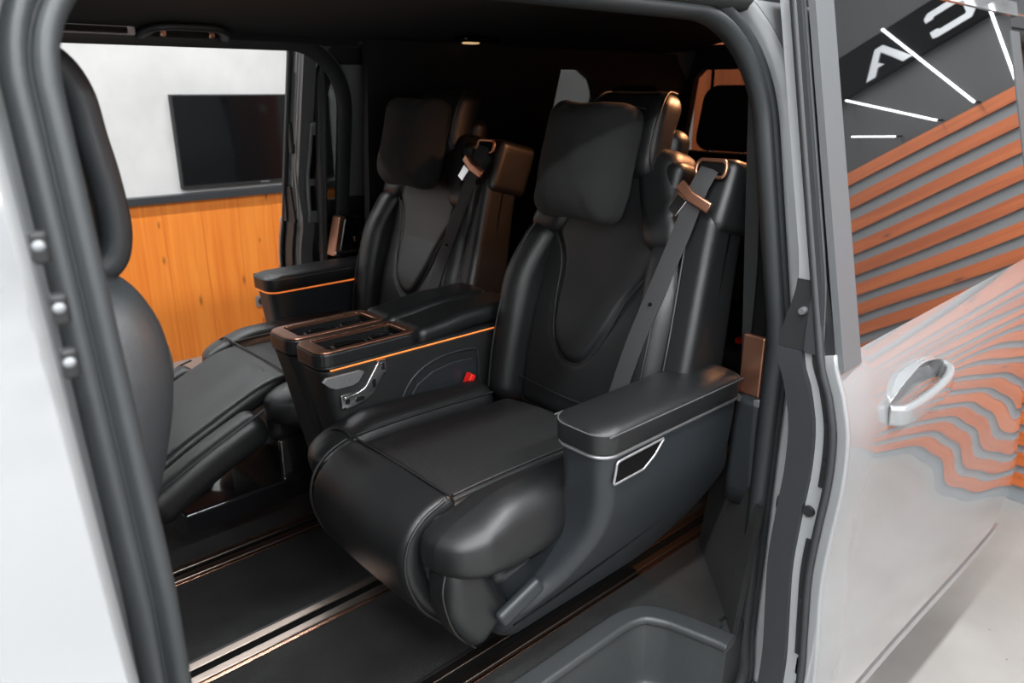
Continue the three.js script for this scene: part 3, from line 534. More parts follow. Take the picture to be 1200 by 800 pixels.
// near jamb fittings: striker on the rear jamb, buffers on the front jamb
{
  const y = 0.835, z = 0.865, st = obj('striker', softBox([1.366, y, z], [0.014, 0.06, 0.042], 0.006, 0.02), M.satin, van, 'silver door striker');
  obj('striker_loop', tube([V(1.355, y - 0.016, z - 0.01), V(1.338, y - 0.012, z - 0.01), V(1.338, y + 0.012, z - 0.01), V(1.355, y + 0.016, z - 0.01)], 0.004, 20), M.chrome, st);
  obj('bracket_plate', softBox([1.362, 1.14, 0.855], [0.014, 0.10, 0.05], 0.004, 0.02), M.silverJamb, van, 'silver hinge bracket');
  for (const [u, v] of [[46, 290], [70, 362], [82, 425]]) {
    const p = onZ(u, v, 0.885), q = obj('door_buffer', softBox([p.x, p.y, p.z], [0.012, 0.024, 0.012], 0.004, 0.01), M.plasticDark, van, 'black door contact buffer');
    obj('buffer_pin', mv(new THREE.SphereGeometry(0.0045, 12, 10), p.x - 0.001, p.y + 0.002, p.z + 0.004), M.grey, q);
  }
}
// far pillar lining: gloss panel with copper edge and silver strip
{
  const z = -0.78;
  const t = obj('side_armrest_panel', softBox([1.60, 1.18, z], [0.66, 0.13, 0.05], 0.012, 0.05, (q) => { if (q.x < 0) q.x += q.y * 0.25; }), M.gloss, van, 'gloss black side panel with copper edge');
  obj('copper_edge', softBox([1.262, 1.18, z + 0.004], [0.022, 0.13, 0.05], 0.004, 0.02, (q) => { q.x += q.y * 0.25; }), M.copper, t);
  obj('silver_strip', softBox([1.58, 1.126, z + 0.010], [0.68, 0.012, 0.05], 0.004, 0.05), M.chrome, t);
  obj('door_opener', softBox([1.36, 1.165, z + 0.028], [0.09, 0.02, 0.012], 0.005, 0.02), M.copperLite, t);
}
based(van, 0.75, GROUND, 0);

// ------------------------------------------------------------------ captain seats
const ZC = 0.385;
const A14 = 14 * Math.PI / 180;
const BX = 1.185, BY = 0.93;
// point on the back: s up along it, t forward of its surface
const onBack = (s, t, z) => V(BX + s * Math.sin(A14) - t * Math.cos(A14), BY + s * Math.cos(A14) + t * Math.sin(A14), z);
const backBox = (s0, s1, t0, t1, z0, z1, r, cell, fn) => {
  const g = softBox([0, 0, 0], [t1 - t0, s1 - s0, z1 - z0], r, cell, fn), p = g.attributes.position;
  for (let i = 0; i < p.count; i++) { const q = onBack(p.getY(i) + (s0 + s1) / 2, -p.getX(i) + (t0 + t1) / 2, p.getZ(i) + (z0 + z1) / 2); p.setXYZ(i, q.x, q.y, q.z); }
  g.computeVertexNormals(); return g;
};
const segDist = (x, y, P) => { let b = 9; for (let i = 0; i < P.length - 1; i++) { const [ax, ay] = P[i], [bx, by] = P[i + 1], dx = bx - ax, dy = by - ay, t = Math.max(0, Math.min(1, ((x - ax) * dx + (y - ay) * dy) / (dx * dx + dy * dy))), ex = ax + t * dx - x, ey = ay + t * dy - y; b = Math.min(b, ex * ex + ey * ey); } return Math.sqrt(b); };
const inside = (x, y, P) => { let c = false; for (let i = 0, j = P.length - 1; i < P.length; j = i++) if ((P[i][1] > y) !== (P[j][1] > y) && x < (P[j][0] - P[i][0]) * (y - P[i][1]) / (P[j][1] - P[i][1]) + P[i][0]) c = !c; return c; };
const wr = (x, y, s) => vnoise(x, y, 997, 997, s) - 0.5;
// the U-shaped tongue in the back: (z - ZC, s)
const tongue = curve([V(-0.165, 0.44, 0), V(-0.135, 0.405, 0), V(-0.105, 0.345, 0), V(-0.10, 0.25, 0), V(-0.083, 0.165, 0), V(-0.03, 0.118, 0), V(0.025, 0.13, 0), V(0.07, 0.20, 0), V(0.105, 0.285, 0), V(0.145, 0.345, 0), V(0.165, 0.36, 0)]).getPoints(60).map(p => [p.x, p.y]);
const tonguePoly = [...tongue, [0.2, 0.7], [-0.2, 0.7]];

function captainSeat(side, label) {
  const zo = side > 0 ? 0 : -2 * ZC, dx = side > 0 ? 0 : 0.07;
  const seat = thing('captain_seat', label, 'seat');
  const T = (g) => g.translate(dx, 0, zo);                       // seat proper: same build, moved
  const K = (g) => side > 0 ? g : flipZ(g);                       // arms: mirrored
  const KD = (g) => { const q = K(g); q.translate(dx, 0, 0); return q; };
  // cushion
  const cu = obj('seat_cushion', T(softBox([0.905, 0.859, ZC], [0.50, 0.17, 0.345], 0.032, 0.011, (q, d) => { if (d.y > 0.3) { q.y += 0.016 * Math.cos(q.z * 9) + 0.004 * wr(q.x * 14, q.z * 9, 3) - 0.012 * sm(-0.15, 0.25, q.x); } })), M.leatherPerf, seat, 'perforated black leather cushion');
  const bol = (z0, z1, out) => T(softBox([0.875, out < 0 ? 0.908 : 0.892, (z0 + z1) / 2], [0.50, out < 0 ? 0.125 : 0.14, z1 - z0], 0.049, 0.011, (q, d) => {
    const f = sm(-0.25, -0.08, q.x);
    q.z += out * 0.016 * (1 - sm(-0.05, 0.2, q.x)) * sm(-0.03, 0.03, q.z * out);
    q.y += 0.010 * Math.sin(Math.min(1, (q.x + 0.25) / 0.4) * 2.6) * lerp(0.2, 1, sm(-0.8, 0.8, d.y));
    q.y -= 0.020 * (1 - f) * d.y;
    q.x += (0.035 * Math.pow((q.z * out + 0.05) / 0.1, 2) + 0.03 * Math.pow(q.y / 0.065, 2)) * (1 - f); q.z += out * 0.012 * Math.cos(q.y * 20) * sm(0, 0.04, q.z * out);
    q.x += 0.003 * wr(q.y * 20, q.z * 20, 8); q.y += 0.003 * wr(q.x * 16, q.z * 22, 9);
  }));
  const b1 = obj('side_bolster', bol(ZC - 0.256, ZC - 0.160, -1), M.leather, seat, 'smooth leather cushion bolster');
  const b2 = obj('side_bolster', bol(ZC + 0.160, ZC + 0.258, 1), M.leather, seat, 'smooth leather cushion bolster');
  for (const [z, b] of [[ZC - 0.166, b1], [ZC + 0.166, b2]]) obj('piping', T(tube([V(1.10, 0.955, z), V(0.95, 0.962, z), V(0.80, 0.964, z), V(0.72, 0.962, z)], 0.0032, 60)), M.piping, b);
  obj('piping', T(tube([V(0.715, 0.950, ZC - 0.165), V(0.712, 0.966, ZC - 0.19), V(0.705, 0.962, ZC - 0.225), V(0.700, 0.93, ZC - 0.265), V(0.705, 0.88, ZC - 0.277)], 0.0026, 40)), M.piping, b1);
  obj('seam', T(tube([V(0.715, 0.962, ZC - 0.17), V(0.712, 0.966, ZC), V(0.715, 0.962, ZC + 0.17)], 0.0022, 20)), M.piping, cu);
  // leg rest: folded on the near seat, raised on the far one
  const lrPath = side > 0 ? [[0.735, 0.935], [0.680, 0.926], [0.640, 0.892], [0.634, 0.84], [0.660, 0.775], [0.705, 0.715]] : [[0.735, 0.945], [0.66, 0.932], [0.56, 0.890], [0.46, 0.842], [0.37, 0.793], [0.325, 0.766]];
  const lr = obj('leg_rest', T(bendBox(lrPath.map(([x, y]) => [x, y - (side > 0 ? 0.0 : 0.012)]), ZC - 0.166, ZC + 0.166, 0.05, 0.02, 0.011, (q, d) => { if (d.y * (side > 0 ? -1 : -1) > 0.3) q.y -= 0.006 * Math.cos(q.z * 8) + 0.003 * wr(q.x * 12, q.z * 10, 5); })), M.leather, seat, side > 0 ? 'leather leg rest folded down' : 'leather leg rest swung up and forward');
  for (const s of [-1, 1]) {
    if (side > 0) {
      obj('leg_rest_bolster', T(bendBox([[0.700, 0.870], [0.692, 0.83], [0.712, 0.765], [0.758, 0.700]], s > 0 ? ZC + 0.168 : ZC - 0.245, s > 0 ? ZC + 0.252 : ZC - 0.168, 0.115, 0.034, 0.011, (q) => { const k = sm(-0.08, 0.0, q.x); q.y *= lerp(0.75, 1, k); })), M.leather, lr);
      obj('piping', T(tube([V(0.655, 0.86, ZC + s * 0.225), V(0.640, 0.82, ZC + s * 0.236), V(0.662, 0.74, ZC + s * 0.238), V(0.718, 0.668, ZC + s * 0.225)], 0.0022, 40)), M.piping, lr);
      obj('piping', T(tube([V(0.70, 0.960, ZC + s * 0.168), V(0.652, 0.94, ZC + s * 0.168), V(0.618, 0.90, ZC + s * 0.168), V(0.612, 0.84, ZC + s * 0.168), V(0.638, 0.766, ZC + s * 0.168), V(0.688, 0.704, ZC + s * 0.166)], 0.0032, 40)), M.piping, lr);
    } else {
      const bb = obj('leg_rest_bolster', T(bendBox([[0.615, 0.872], [0.57, 0.855], [0.48, 0.815], [0.40, 0.772], [0.325, 0.728]], s > 0 ? ZC + 0.170 : ZC - 0.258, s > 0 ? ZC + 0.258 : ZC - 0.170, 0.092, 0.034, 0.011)), M.leather, lr);
      obj('piping', T(tube([V(0.615, 0.912, ZC + s * 0.238), V(0.575, 0.898, ZC + s * 0.244), V(0.475, 0.854, ZC + s * 0.244), V(0.385, 0.808, ZC + s * 0.244), V(0.318, 0.768, ZC + s * 0.236)], 0.0028, 40)), M.piping, bb);
    }
  }
  if (side < 0) {
    obj('leg_rest_arm', T(box(0.40, 0.80, 0.64, 0.70, ZC - 0.12, ZC + 0.225, 0.008)), M.gloss, lr);
    obj('hinge_plate', T(box(0.66, 0.74, 0.70, 0.80, ZC + 0.19, ZC + 0.205, 0.004)), M.chrome, lr);
  }
  // base on the rails
  const bs = obj('seat_base', T(loftY([[FLOOR + 0.007, 0.86, 1.25, ZC - 0.19, ZC + 0.13, 0.03], [0.66, 0.84, 1.25, ZC - 0.19, ZC + 0.14, 0.03], [0.80, 0.76, 1.2, ZC - 0.23, ZC + 0.23, 0.03]])), M.plasticDark, seat, 'black seat base on floor rails');
  // back
  const bk = obj('seat_back', T(backBox(-0.02, 0.60, -0.085, 0.0, ZC - 0.178, ZC + 0.178, 0.025, 0.0075, (q, d) => {
    if (d.x < -0.3) { const s = q.y + 0.29, z = q.z, dd = segDist(z, s, tongue); let h = inside(z, s, tonguePoly) ? 0.010 * sm(0, 0.018, dd) : 0; h -= 0.006 * Math.exp(-((dd / 0.005) ** 2)); h += 0.012 * Math.sin(Math.PI * Math.max(0, Math.min(1, s / 0.30))) - 0.010; h += 0.003 * wr(z * 11, s * 9, 17); q.x -= h; }
  })), M.leather, seat, 'black leather backrest with a stitched tongue panel');
  obj('piping', T(tube(tongue.map(([z, s]) => onBack(s, -0.002, z + ZC)), 0.0024, 120)), M.piping, bk);
  obj('lower_seam', T(tube([onBack(0.045, 0.006, ZC - 0.165), onBack(0.035, 0.005, ZC), onBack(0.045, 0.006, ZC + 0.165)], 0.002, 20)), M.piping, bk);
  for (const s of [-1, 1]) {
    const bl = obj('back_bolster', T(backBox(-0.03, 0.435, -0.10, 0.045, s > 0 ? ZC + 0.165 : ZC - 0.258, s > 0 ? ZC + 0.258 : ZC - 0.165, 0.042, 0.010, (q, d) => {
      const k = sm(0.02, 0.23, q.y); q.z -= s * 0.026 * k * k; q.x += 0.022 * k * k - 0.012 * Math.sin((q.y + 0.23) / 0.46 * Math.PI) * (d.x < 0 ? 1 : 0);
      q.x += 0.003 * wr(q.y * 14, q.z * 20, 23 + s);
    })), M.leather, seat, 'padded backrest bolster');
    obj('piping', T(tube([0, 0.1, 0.2, 0.3, 0.38, 0.42].map((t, i) => onBack(t, [0.045, 0.056, 0.057, 0.048, 0.034, 0.018][i], ZC + s * [0.228, 0.228, 0.227, 0.219, 0.205, 0.196][i])), 0.0024, 50)), M.piping, bl);
    obj('shoulder', T(backBox(0.40, 0.625, -0.10, 0.022, s > 0 ? ZC + 0.115 : ZC - 0.232, s > 0 ? ZC + 0.232 : ZC - 0.115, 0.04, 0.012, (q) => { const k = sm(-0.11, 0.11, q.y); q.z -= s * 0.075 * k; q.x += 0.02 * k; })), M.leather, bl);
  }
  obj('back_shell', T(backBox(-0.05, 0.61, -0.14, -0.07, ZC - 0.235, ZC + 0.235, 0.03, 0.02, (q) => { const k = sm(0.1, 0.33, q.y); q.z *= 1 - 0.35 * k; })), M.plasticDark, seat, 'black hard shell behind the backrest');
  // headrest with side wings
  const HZ = ZC + 0.012;
  const hr = obj('headrest', T(backBox(0.55, 0.745, -0.085, 0.015, HZ - 0.10, HZ + 0.10, 0.04, 0.010, (q, d, H) => { const k = Math.abs(q.z) / 0.1; q.x -= 0.02 * k * k; q.x += 0.012 * sm(0, 0.1, q.y); })), M.leather, seat, 'black leather headrest');
  for (const s of [-1, 1]) {
    obj('piping', T(tube([onBack(0.56, -0.01, HZ + s * 0.096), onBack(0.605, 0.025, HZ + s * 0.099), onBack(0.685, 0.022, HZ + s * 0.099), onBack(0.735, -0.005, HZ + s * 0.09), onBack(0.745, -0.05, HZ + s * 0.08)], 0.0026, 40)), M.piping, hr);
    obj('headrest_post', T(tube([onBack(0.56, -0.05, HZ + s * 0.05), onBack(0.64, -0.05, HZ + s * 0.05)], 0.006, 4)), M.chrome, hr);
  }
  obj('headrest_cover', T(backBox(0.535, 0.675, -0.115, -0.045, HZ - 0.098, HZ + 0.108, 0.03, 0.014)), M.leather, hr);
  // belt tower, guide and belt: on the same hand of both seats
  const tw = obj('belt_tower', T(backBox(-0.05, 0.50, -0.11, 0.035, ZC + 0.245, ZC + 0.318, 0.022, 0.014, (q) => { const k = sm(-0.1, 0.27, q.y); q.x += 0.016 * k * (q.x < 0 ? 1 : -0.5); q.z -= 0.02 * k; })), M.leather, seat, 'leather covered belt tower');
  obj('tower_seam', T(tube([0, 0.15, 0.3, 0.45].map((t) => onBack(t, 0.036 - 0.02 * t, ZC + 0.262 - 0.02 * sm(0.15, 0.5, t))), 0.0016, 30)), M.stitch, tw);
  const gd = obj('belt_guide', T(backBox(0.465, 0.612, -0.125, 0.015, ZC + 0.222, ZC + 0.308, 0.022, 0.012, (q) => { q.x += 0.015 * sm(-0.07, 0.07, q.y); })), M.leather, seat, 'leather belt guide box at shoulder height');
  obj('guide_slot', T(backBox(0.575, 0.597, -0.03, 0.018, ZC + 0.228, ZC + 0.288, 0.006, 0.02)), M.black, gd);
  obj('guide_rim', T(tube(rrect(ZC + 0.224, ZC + 0.292, 0.570, 0.602, 0.012).map(([z, s]) => onBack(s, 0.014, z)), 0.0042, 60, true)), M.copper, gd);
  const belt = [onBack(0.585, 0.018, ZC + 0.258), onBack(0.54, 0.034, ZC + 0.252), onBack(0.45, 0.04, ZC + 0.238), onBack(0.33, 0.052, ZC + 0.218), onBack(0.2, 0.062, ZC + 0.196), onBack(0.05, 0.062, ZC + 0.176), onBack(-0.02, 0.05, ZC + 0.170)];
  const bt = obj('seat_belt', T(sweep(curve(belt).getPoints(50), rectProf(0.040, 0.0022), V(-0.95, 0.25, 0.12).normalize())), M.belt, seat, 'dark grey webbing seat belt');
  const tp = onBack(0.525, 0.040, ZC + 0.246);
  obj('belt_tongue', T(sweep([V(tp.x, tp.y + 0.022, tp.z - 0.03), V(tp.x - 0.004, tp.y, tp.z), V(tp.x - 0.002, tp.y - 0.018, tp.z + 0.042)], roundProf(0.022, 0.010, 0.004), V(-1, 0.2, 0))), M.copper, bt, 'metal belt tongue with coppery sheen');
  obj('tongue_plate', T(sweep([V(tp.x - 0.004, tp.y - 0.004, tp.z - 0.02), V(tp.x - 0.012, tp.y - 0.034, tp.z - 0.038)], roundProf(0.026, 0.004, 0.0015), V(-1, 0.2, 0))), M.chrome, bt);
  obj('belt_button', T(mv(new THREE.SphereGeometry(0.004, 8, 6), ...onBack(0.30, 0.058, ZC + 0.213).toArray())), M.black, bt);
  // outer arm: plastic cover, pad, trim line
  const cov = obj('arm_cover', KD(loftY(dense([[0.628, 0.84, 1.05, 0.52, 0.592, 0.03], [0.645, 0.79, 1.20, 0.50, 0.612, 0.035], [0.68, 0.768, 1.27, 0.50, 0.632, 0.035], [0.73, 0.785, 1.31, 0.52, 0.660, 0.035], [0.79, 0.845, 1.33, 0.55, 0.695, 0.035], [0.87, 0.885, 1.345, 0.60, 0.732, 0.035], [0.94, 0.892, 1.315, 0.635, 0.752, 0.035], [1.0, 0.888, 1.315, 0.643, 0.758, 0.035], [1.066, 0.882, 1.315, 0.643, 0.760, 0.035]], 5), 8)), M.plastic, seat, 'dark plastic side cover under armrest');
  obj('trim_line', KD(loftY(side < 0 ? [[1.0545, 0.877, 1.315, 0.640, 0.7645, 0.037], [1.058, 0.877, 1.315, 0.640, 0.7645, 0.037]] : [[1.050, 0.878, 1.315, 0.640, 0.763, 0.037], [1.053, 0.876, 1.315, 0.639, 0.764, 0.037], [1.059, 0.876, 1.315, 0.639, 0.764, 0.037]], 8)), side > 0 ? M.satin : M.strip, cov);
  const pad = obj('armrest_pad', KD(loftY([[1.059, 0.878, 1.31, 0.639, 0.764, 0.038], [1.062, 0.873, 1.315, 0.636, 0.768, 0.042], [1.094, 0.872, 1.315, 0.635, 0.769, 0.042], [1.101, 0.876, 1.312, 0.639, 0.765, 0.042], [1.107, 0.888, 1.302, 0.650, 0.754, 0.04], [1.110, 0.905, 1.29, 0.665, 0.739, 0.036], [1.112, 0.935, 1.27, 0.69, 0.715, 0.012]], 8)), M.leather, seat, 'padded black leather armrest');
  obj('piping', KD(tube(rrect(0.873, 1.314, 0.636, 0.768, 0.042).map(([x, z]) => V(x, 1.097, z)), 0.0016, 160, true)), M.stitch, pad);
  if (side > 0) {
    const pz = (x) => 0.7595;
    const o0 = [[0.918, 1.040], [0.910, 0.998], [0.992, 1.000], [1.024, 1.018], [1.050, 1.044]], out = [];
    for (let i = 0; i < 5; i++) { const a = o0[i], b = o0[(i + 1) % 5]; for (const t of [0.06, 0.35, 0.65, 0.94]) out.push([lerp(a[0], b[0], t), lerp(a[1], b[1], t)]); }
    const pk = obj('pocket_frame', tube(out.map(([x, y]) => V(x, y, 0.7620)), 0.0026, 80, true), M.satin, cov, 'light rim of the side pocket');
    obj('pocket', plate(out, 0.004, 0).translate(0, 0, 0.7585), M.black, cov, 'flat black plate with the shade of the side pocket painted in');  // no real recess: a flat plate, its shade painted as black
    obj('cover_seam', tube([V(0.775, 0.712, 0.652), V(0.87, 0.735, 0.667), V(1.05, 0.78, 0.690), V(1.25, 0.84, 0.717)], 0.0016, 30), M.black, cov);
    const lv = softBox([0, 0, 0], [0.105, 0.034, 0.022], 0.010, 0.02); rot(lv, 0, -0.15, 0.5); obj('seat_lever', mv(lv, 0.788, 0.760, 0.655), M.plastic, seat, 'dark plastic adjusting lever');
    const tab = obj('cushion_tag', T(box(1.078, 1.084, 0.945, 0.955, ZC - 0.175, ZC - 0.17, 0.001)), M.white, bk);
  }
  // inner console: the two stand side by side between the seats
  const con = obj('inner_console', K(loftY(dense([[FLOOR + 0.005, 0.80, 1.15, 0.02, 0.118, 0.02], [0.75, 0.775, 1.2, 0.012, 0.120, 0.02], [0.95, 0.735, 1.25, 0.008, 0.122, 0.025], [1.05, 0.712, 1.27, 0.008, 0.123, 0.03], [1.075, 0.706, 1.27, 0.008, 0.123, 0.03]], 3), 6)), M.plasticDark, seat, 'black padded inner console with cup holders');
  obj('console_pad', K(loftY([[1.078, 0.705, 1.28, 0.006, 0.124, 0.03], [1.082, 0.700, 1.285, 0.003, 0.127, 0.034], [1.089, 0.700, 1.285, 0.003, 0.127, 0.034]], 6)), M.leather, con);
  const blk = plate(rrect(0.699, 0.965, 0.003, 0.127, 0.034), 0.024, 0.004, [rrect(0.732, 0.941, 0.020, 0.110, 0.012)]); rot(blk, Math.PI / 2, 0, 0); obj('console_top', K(mv(blk, 0, 1.1125, 0)), M.leather, con);
  obj('console_hump', K(softBox([1.125, 1.098, 0.065], [0.33, 0.05, 0.122], 0.022, 0.012, (q) => { q.y += 0.016 * sm(-0.16, 0.02, q.x); })), M.leather, con);
  obj('ambient_strip', K(box(0.725, 1.26, 1.0765, 1.0805, 0.119, 0.1265, 0.0015)), M.strip, con, 'glowing orange ambient strip');
  const ring = plate(rrect(0.703, 0.960, 0.008, 0.122, 0.028), 0.006, 0.002, [rrect(0.734, 0.939, 0.022, 0.108, 0.012)]); rot(ring, Math.PI / 2, 0, 0);
  const ch = obj('cup_holder', K(mv(ring, 0, 1.118, 0)), M.copper, con, 'copper framed cup holder tray');
  obj('tray_rim', K(tube(rrect(0.733, 0.940, 0.021, 0.109, 0.014).map(([x, z]) => V(x, 1.1180, z)), 0.0022, 80, true)), M.copperLite, con);
  obj('tray_floor', K(box(0.730, 0.943, 1.088, 1.0905, 0.018, 0.112, 0.0005)), M.black, con);
  obj('cup_clips', [K(tube(rrect(0.772, 0.852, 0.042, 0.088, 0.02).map(([x, z]) => V(x, 1.1045, z)), 0.0022, 60, true)), K(tube(rrect(0.868, 0.922, 0.042, 0.088, 0.018).map(([x, z]) => V(x, 1.1045, z)), 0.0022, 60, true)), K(tube(rrect(0.745, 0.768, 0.045, 0.085, 0.01).map(([x, z]) => V(x, 1.1045, z)), 0.002, 40, true))], M.gloss, con);
  if (side > 0) {
    const zz = 0.1235;
    // control pad and seat-shaped switch
    const cp = obj('control_pad', plate([[0.703, 1.058], [0.712, 1.066], [0.795, 1.064], [0.806, 1.058], [0.790, 1.038], [0.775, 1.033], [0.735, 1.034], [0.718, 1.042]], 0.004, 0.0015).translate(0, 0, zz), M.satin, con, 'brushed metal control pad');
    for (let k = 0; k < 6; k++) obj('pad_rib', box(0.728 + k * 0.011, 0.7285 + k * 0.011, 1.038, 1.063, zz + 0.004, zz + 0.0062, 0.0003), M.grey, cp);
    const sw = obj('seat_switch', [sweep(curve([V(0.850, 1.060, zz + 0.004), V(0.838, 1.044, zz + 0.004), V(0.822, 1.022, zz + 0.004), V(0.808, 1.008, zz + 0.004), V(0.780, 1.000, zz + 0.004), V(0.752, 0.998, zz + 0.004)]).getPoints(30), roundProf(0.030, 0.009, 0.003), V(0, 0, 1)), softBox([0.757, 1.002, zz + 0.004], [0.030, 0.034, 0.008], 0.0035, 0.02), softBox([0.851, 1.058, zz + 0.004], [0.024, 0.034, 0.008], 0.0035, 0.02)], M.chrome, con, 'chrome seat-shaped switch');
    for (const [x, y, w, h] of [[0.757, 1.001, 0.010, 0.014], [0.852, 1.060, 0.008, 0.016], [0.788, 0.999, 0.022, 0.009], [0.826, 1.026, 0.009, 0.018]]) obj('switch_key', softBox([x, y, zz + 0.009], [w, h, 0.004], 0.0018, 0.02), M.gloss, sw);
    // arched storage lid
    const arc = [[0.895, 0.93], [0.905, 0.965], [0.935, 1.005], [0.985, 1.032], [1.05, 1.042], [1.12, 1.038], [1.135, 1.02], [1.14, 0.93]];
    obj('console_arch', tube(arc.map(([x, y]) => V(x, y, zz)), 0.004, 60), M.plastic, con);
    obj('storage_lid', plate(arc.map(([x, y]) => [x * 0.9 + 0.102, (y - 0.93) * 0.82 + 0.93]), 0.008, 0.003).translate(0, 0, zz - 0.003), M.plastic, con, 'storage lid in the console flank');
    const bu = softBox([0, 0, 0], [0.016, 0.032, 0.024], 0.004, 0.02); rot(bu, 0, 0, -0.5); obj('belt_buckle', mv(bu, 1.085, 0.972, 0.150), M.red, seat, 'red belt buckle button');
    const stem = softBox([0, 0, 0], [0.018, 0.05, 0.028], 0.004, 0.02); rot(stem, 0, 0, -0.5); obj('buckle_stem', mv(stem, 1.10, 0.942, 0.150), M.plasticDark, seat);
  } else {
    for (const y of [0.985, 1.0]) obj('console_light', K(box(0.728, 0.731, y, y + 0.006, 0.06, 0.068, 0.001)), M.white, con);
  }
  return based(seat, 0.98 + dx, FLOOR, side * ZC);
}
captainSeat(1, 'black leather captain seat with folded leg rest beside the entrance step');
captainSeat(-1, 'black leather captain seat with raised leg rest in front of the wood wall');

// pillows on the headrests
function pillow(zc, dx, label, s) {
  const g = backBox(0.445, 0.695, 0.028, 0.128, zc - 0.115, zc + 0.115, 0.036, 0.007, (q, d, H) => {
    const k = (q.z / 0.115), h = q.y / 0.125;
    const pinch = 1 - 0.5 * Math.pow(Math.max(Math.abs(k), Math.abs(h)), 3);
    q.x *= lerp(1, 1.35 * pinch, 0.8);
    q.z *= 1 - 0.07 * sm(-0.4, -1, h) + 0.03 * Math.abs(h); q.y *= 1 + 0.05 * k * k;
    q.x += 0.014 * wr(q.z * 30 + 5, q.y * 8, s) * sm(-0.2, 1, h) * 1.6 + 0.006 * wr(q.z * 34, q.y * 20, s + 3) + 0.006 * wr(q.z * 12, q.y * 14, s + 7);
    q.y += 0.008 * wr(q.z * 26, q.x * 10, s + 5) * sm(0.3, 1, h); q.z += 0.004 * wr(q.y * 30, q.x * 20, s + 6);
    q.x += 0.05 * k * k * 0.6;
  });
  g.translate(dx, 0, 0);
  const t = thing('headrest_pillow', label, 'pillow');
  obj('cover', g, M.suede, t);
  const edge = []; for (let i = 0; i <= 16; i++) { const k = -1 + i / 8; edge.push(onBack(0.697 + 0.004 * (1 - k * k) + 0.004 * wr(k * 4, 1, s), 0.055 - 0.03 * k * k, zc + 0.11 * k)); }
  obj('seam', tube(edge.map(p => p.add(V(dx, 0, 0))), 0.0016, 40), M.piping, t);
  const b = onBack(0.445, 0.05, zc); return based(t, b.x + dx, b.y, zc);
}
pillow(ZC - 0.035, 0, 'soft black cushion on headrest of seat beside entrance step', 91);
pillow(-ZC - 0.02, 0.07, 'soft black cushion on headrest of seat with raised leg rest', 97);

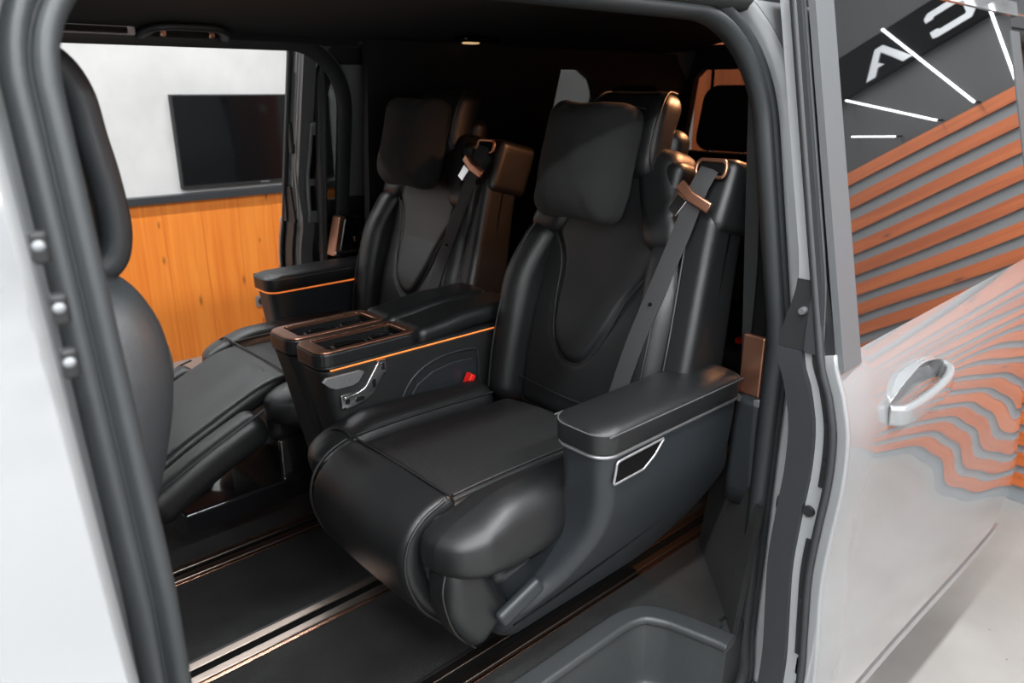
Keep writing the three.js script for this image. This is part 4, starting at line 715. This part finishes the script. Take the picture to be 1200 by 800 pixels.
// ------------------------------------------------------------------ front seat ahead of the pillar
{
  const t = thing('front_seat', 'dark leather front seat with open loop headrest behind the door pillar', 'seat');
  const prof = [[0.10, 0.62], [0.16, 0.80], [0.21, 1.0], [0.26, 1.2], [0.285, 1.33], [0.275, 1.41]];
  const g = loftY(dense([[0.75, -0.20, 0.06, 0.20, 0.66, 0.06], [0.95, -0.10, 0.12, 0.18, 0.68, 0.07], [1.12, -0.02, 0.19, 0.17, 0.69, 0.08], [1.20, 0.03, 0.228, 0.17, 0.69, 0.085], [1.30, 0.07, 0.262, 0.18, 0.68, 0.09], [1.37, 0.09, 0.270, 0.20, 0.66, 0.09], [1.42, 0.11, 0.255, 0.23, 0.63, 0.07], [1.445, 0.13, 0.235, 0.27, 0.59, 0.05], [1.452, 0.155, 0.21, 0.31, 0.55, 0.02]], 6), 10);
  const bk = obj('backrest', g, M.leatherFront, t, 'dark grey leather backrest');
  obj('back_seam', tube([V(0.262, 1.40, 0.56), V(0.270, 1.34, 0.59), V(0.256, 1.28, 0.595), V(0.225, 1.19, 0.60)], 0.002, 30), M.piping, bk);
  obj('cross_seam', tube([V(0.12, 1.21, 0.692), V(0.16, 1.232, 0.683), V(0.225, 1.255, 0.645)], 0.0025, 30), M.piping, bk);
  obj('cushion', softBox([-0.15, 0.83, 0.43], [0.5, 0.2, 0.5], 0.07, 0.04), M.leatherFront, t);
  obj('seat_foot', box(-0.35, 0.1, FLOOR, 0.76, 0.22, 0.64, 0.02), M.plasticDark, t);
  // loop headrest seen from the side: a closed band in the xy plane, wide in z
  const band = [[0.225, 1.455], [0.243, 1.49], [0.241, 1.55], [0.234, 1.60], [0.228, 1.645], [0.212, 1.675], [0.185, 1.686], [0.15, 1.67], [0.122, 1.62], [0.115, 1.55], [0.125, 1.48], [0.17, 1.449]].map(([x, y]) => V(x, y, 0.50));
  const P = curve(band, true).getPoints(80).slice(0, -1);
  const hr = obj('headrest', sweep(P, roundProf(0.036, 0.13, 0.016), V(0, 0, 1), true), M.leatherFront, t, 'dark loop shaped headrest');
  const rg = new THREE.CylinderGeometry(0.014, 0.017, 0.012, 20); obj('post_guide', mv(rg, 0.225, 1.442, 0.50), M.gloss, hr);
  based(t, 0.1, FLOOR, 0.43);
}
// ------------------------------------------------------------------ rear bench
{
  const t = thing('rear_bench', 'black rear bench seat in the shade before the rear window', 'bench');
  const tilt = (g) => { const p = g.attributes.position; for (let i = 0; i < p.count; i++) p.setX(i, p.getX(i) + (p.getY(i) - 0.95) * 0.22); g.computeVertexNormals(); return g; };
  for (const z of [-0.45, 0.0, 0.45]) {
    obj('backrest', tilt(softBox([2.28, 1.16, z], [0.14, 0.56, 0.44], 0.05, 0.04)), M.leather, t);
    const h = obj('headrest', tilt(softBox([2.26, 1.555, z], [0.10, 0.22, 0.235], 0.05, 0.02)), M.suede, t);
    for (const s of [-1, 1]) obj('headrest_post', tube([V(2.375, 1.40, z + s * 0.06), V(2.385, 1.48, z + s * 0.06)], 0.006, 4), M.chrome, h);
    obj('cushion', softBox([2.03, 0.90, z], [0.5, 0.16, 0.44], 0.06, 0.04), M.leather, t);
  }
  obj('bench_base', box(1.9, 2.35, FLOOR, 0.83, -0.6, 0.6, 0.02), M.plasticDark, t);
  const sb = obj('seat_belt', sweep(curve([V(2.27, 1.50, 0.29), V(2.20, 1.38, 0.245), V(2.16, 1.26, 0.20), V(2.12, 1.12, 0.15)]).getPoints(30), rectProf(0.046, 0.0025), V(-0.8, 0.5, 0.3).normalize()), M.belt, t, 'dark webbing belt');
  obj('belt_clip', tube(rrect(-0.012, 0.012, -0.018, 0.018, 0.004).map(([a, b]) => V(2.125, 1.185 + b, 0.178 + a)), 0.0025, 40, true), M.copperLite, sb);
  obj('belt_buckle', box(1.80, 1.82, 0.978, 0.994, 0.447, 0.467, 0.003), M.red, t);
  based(t, 2.2, FLOOR, 0);
}
renderer.render(scene, camera);
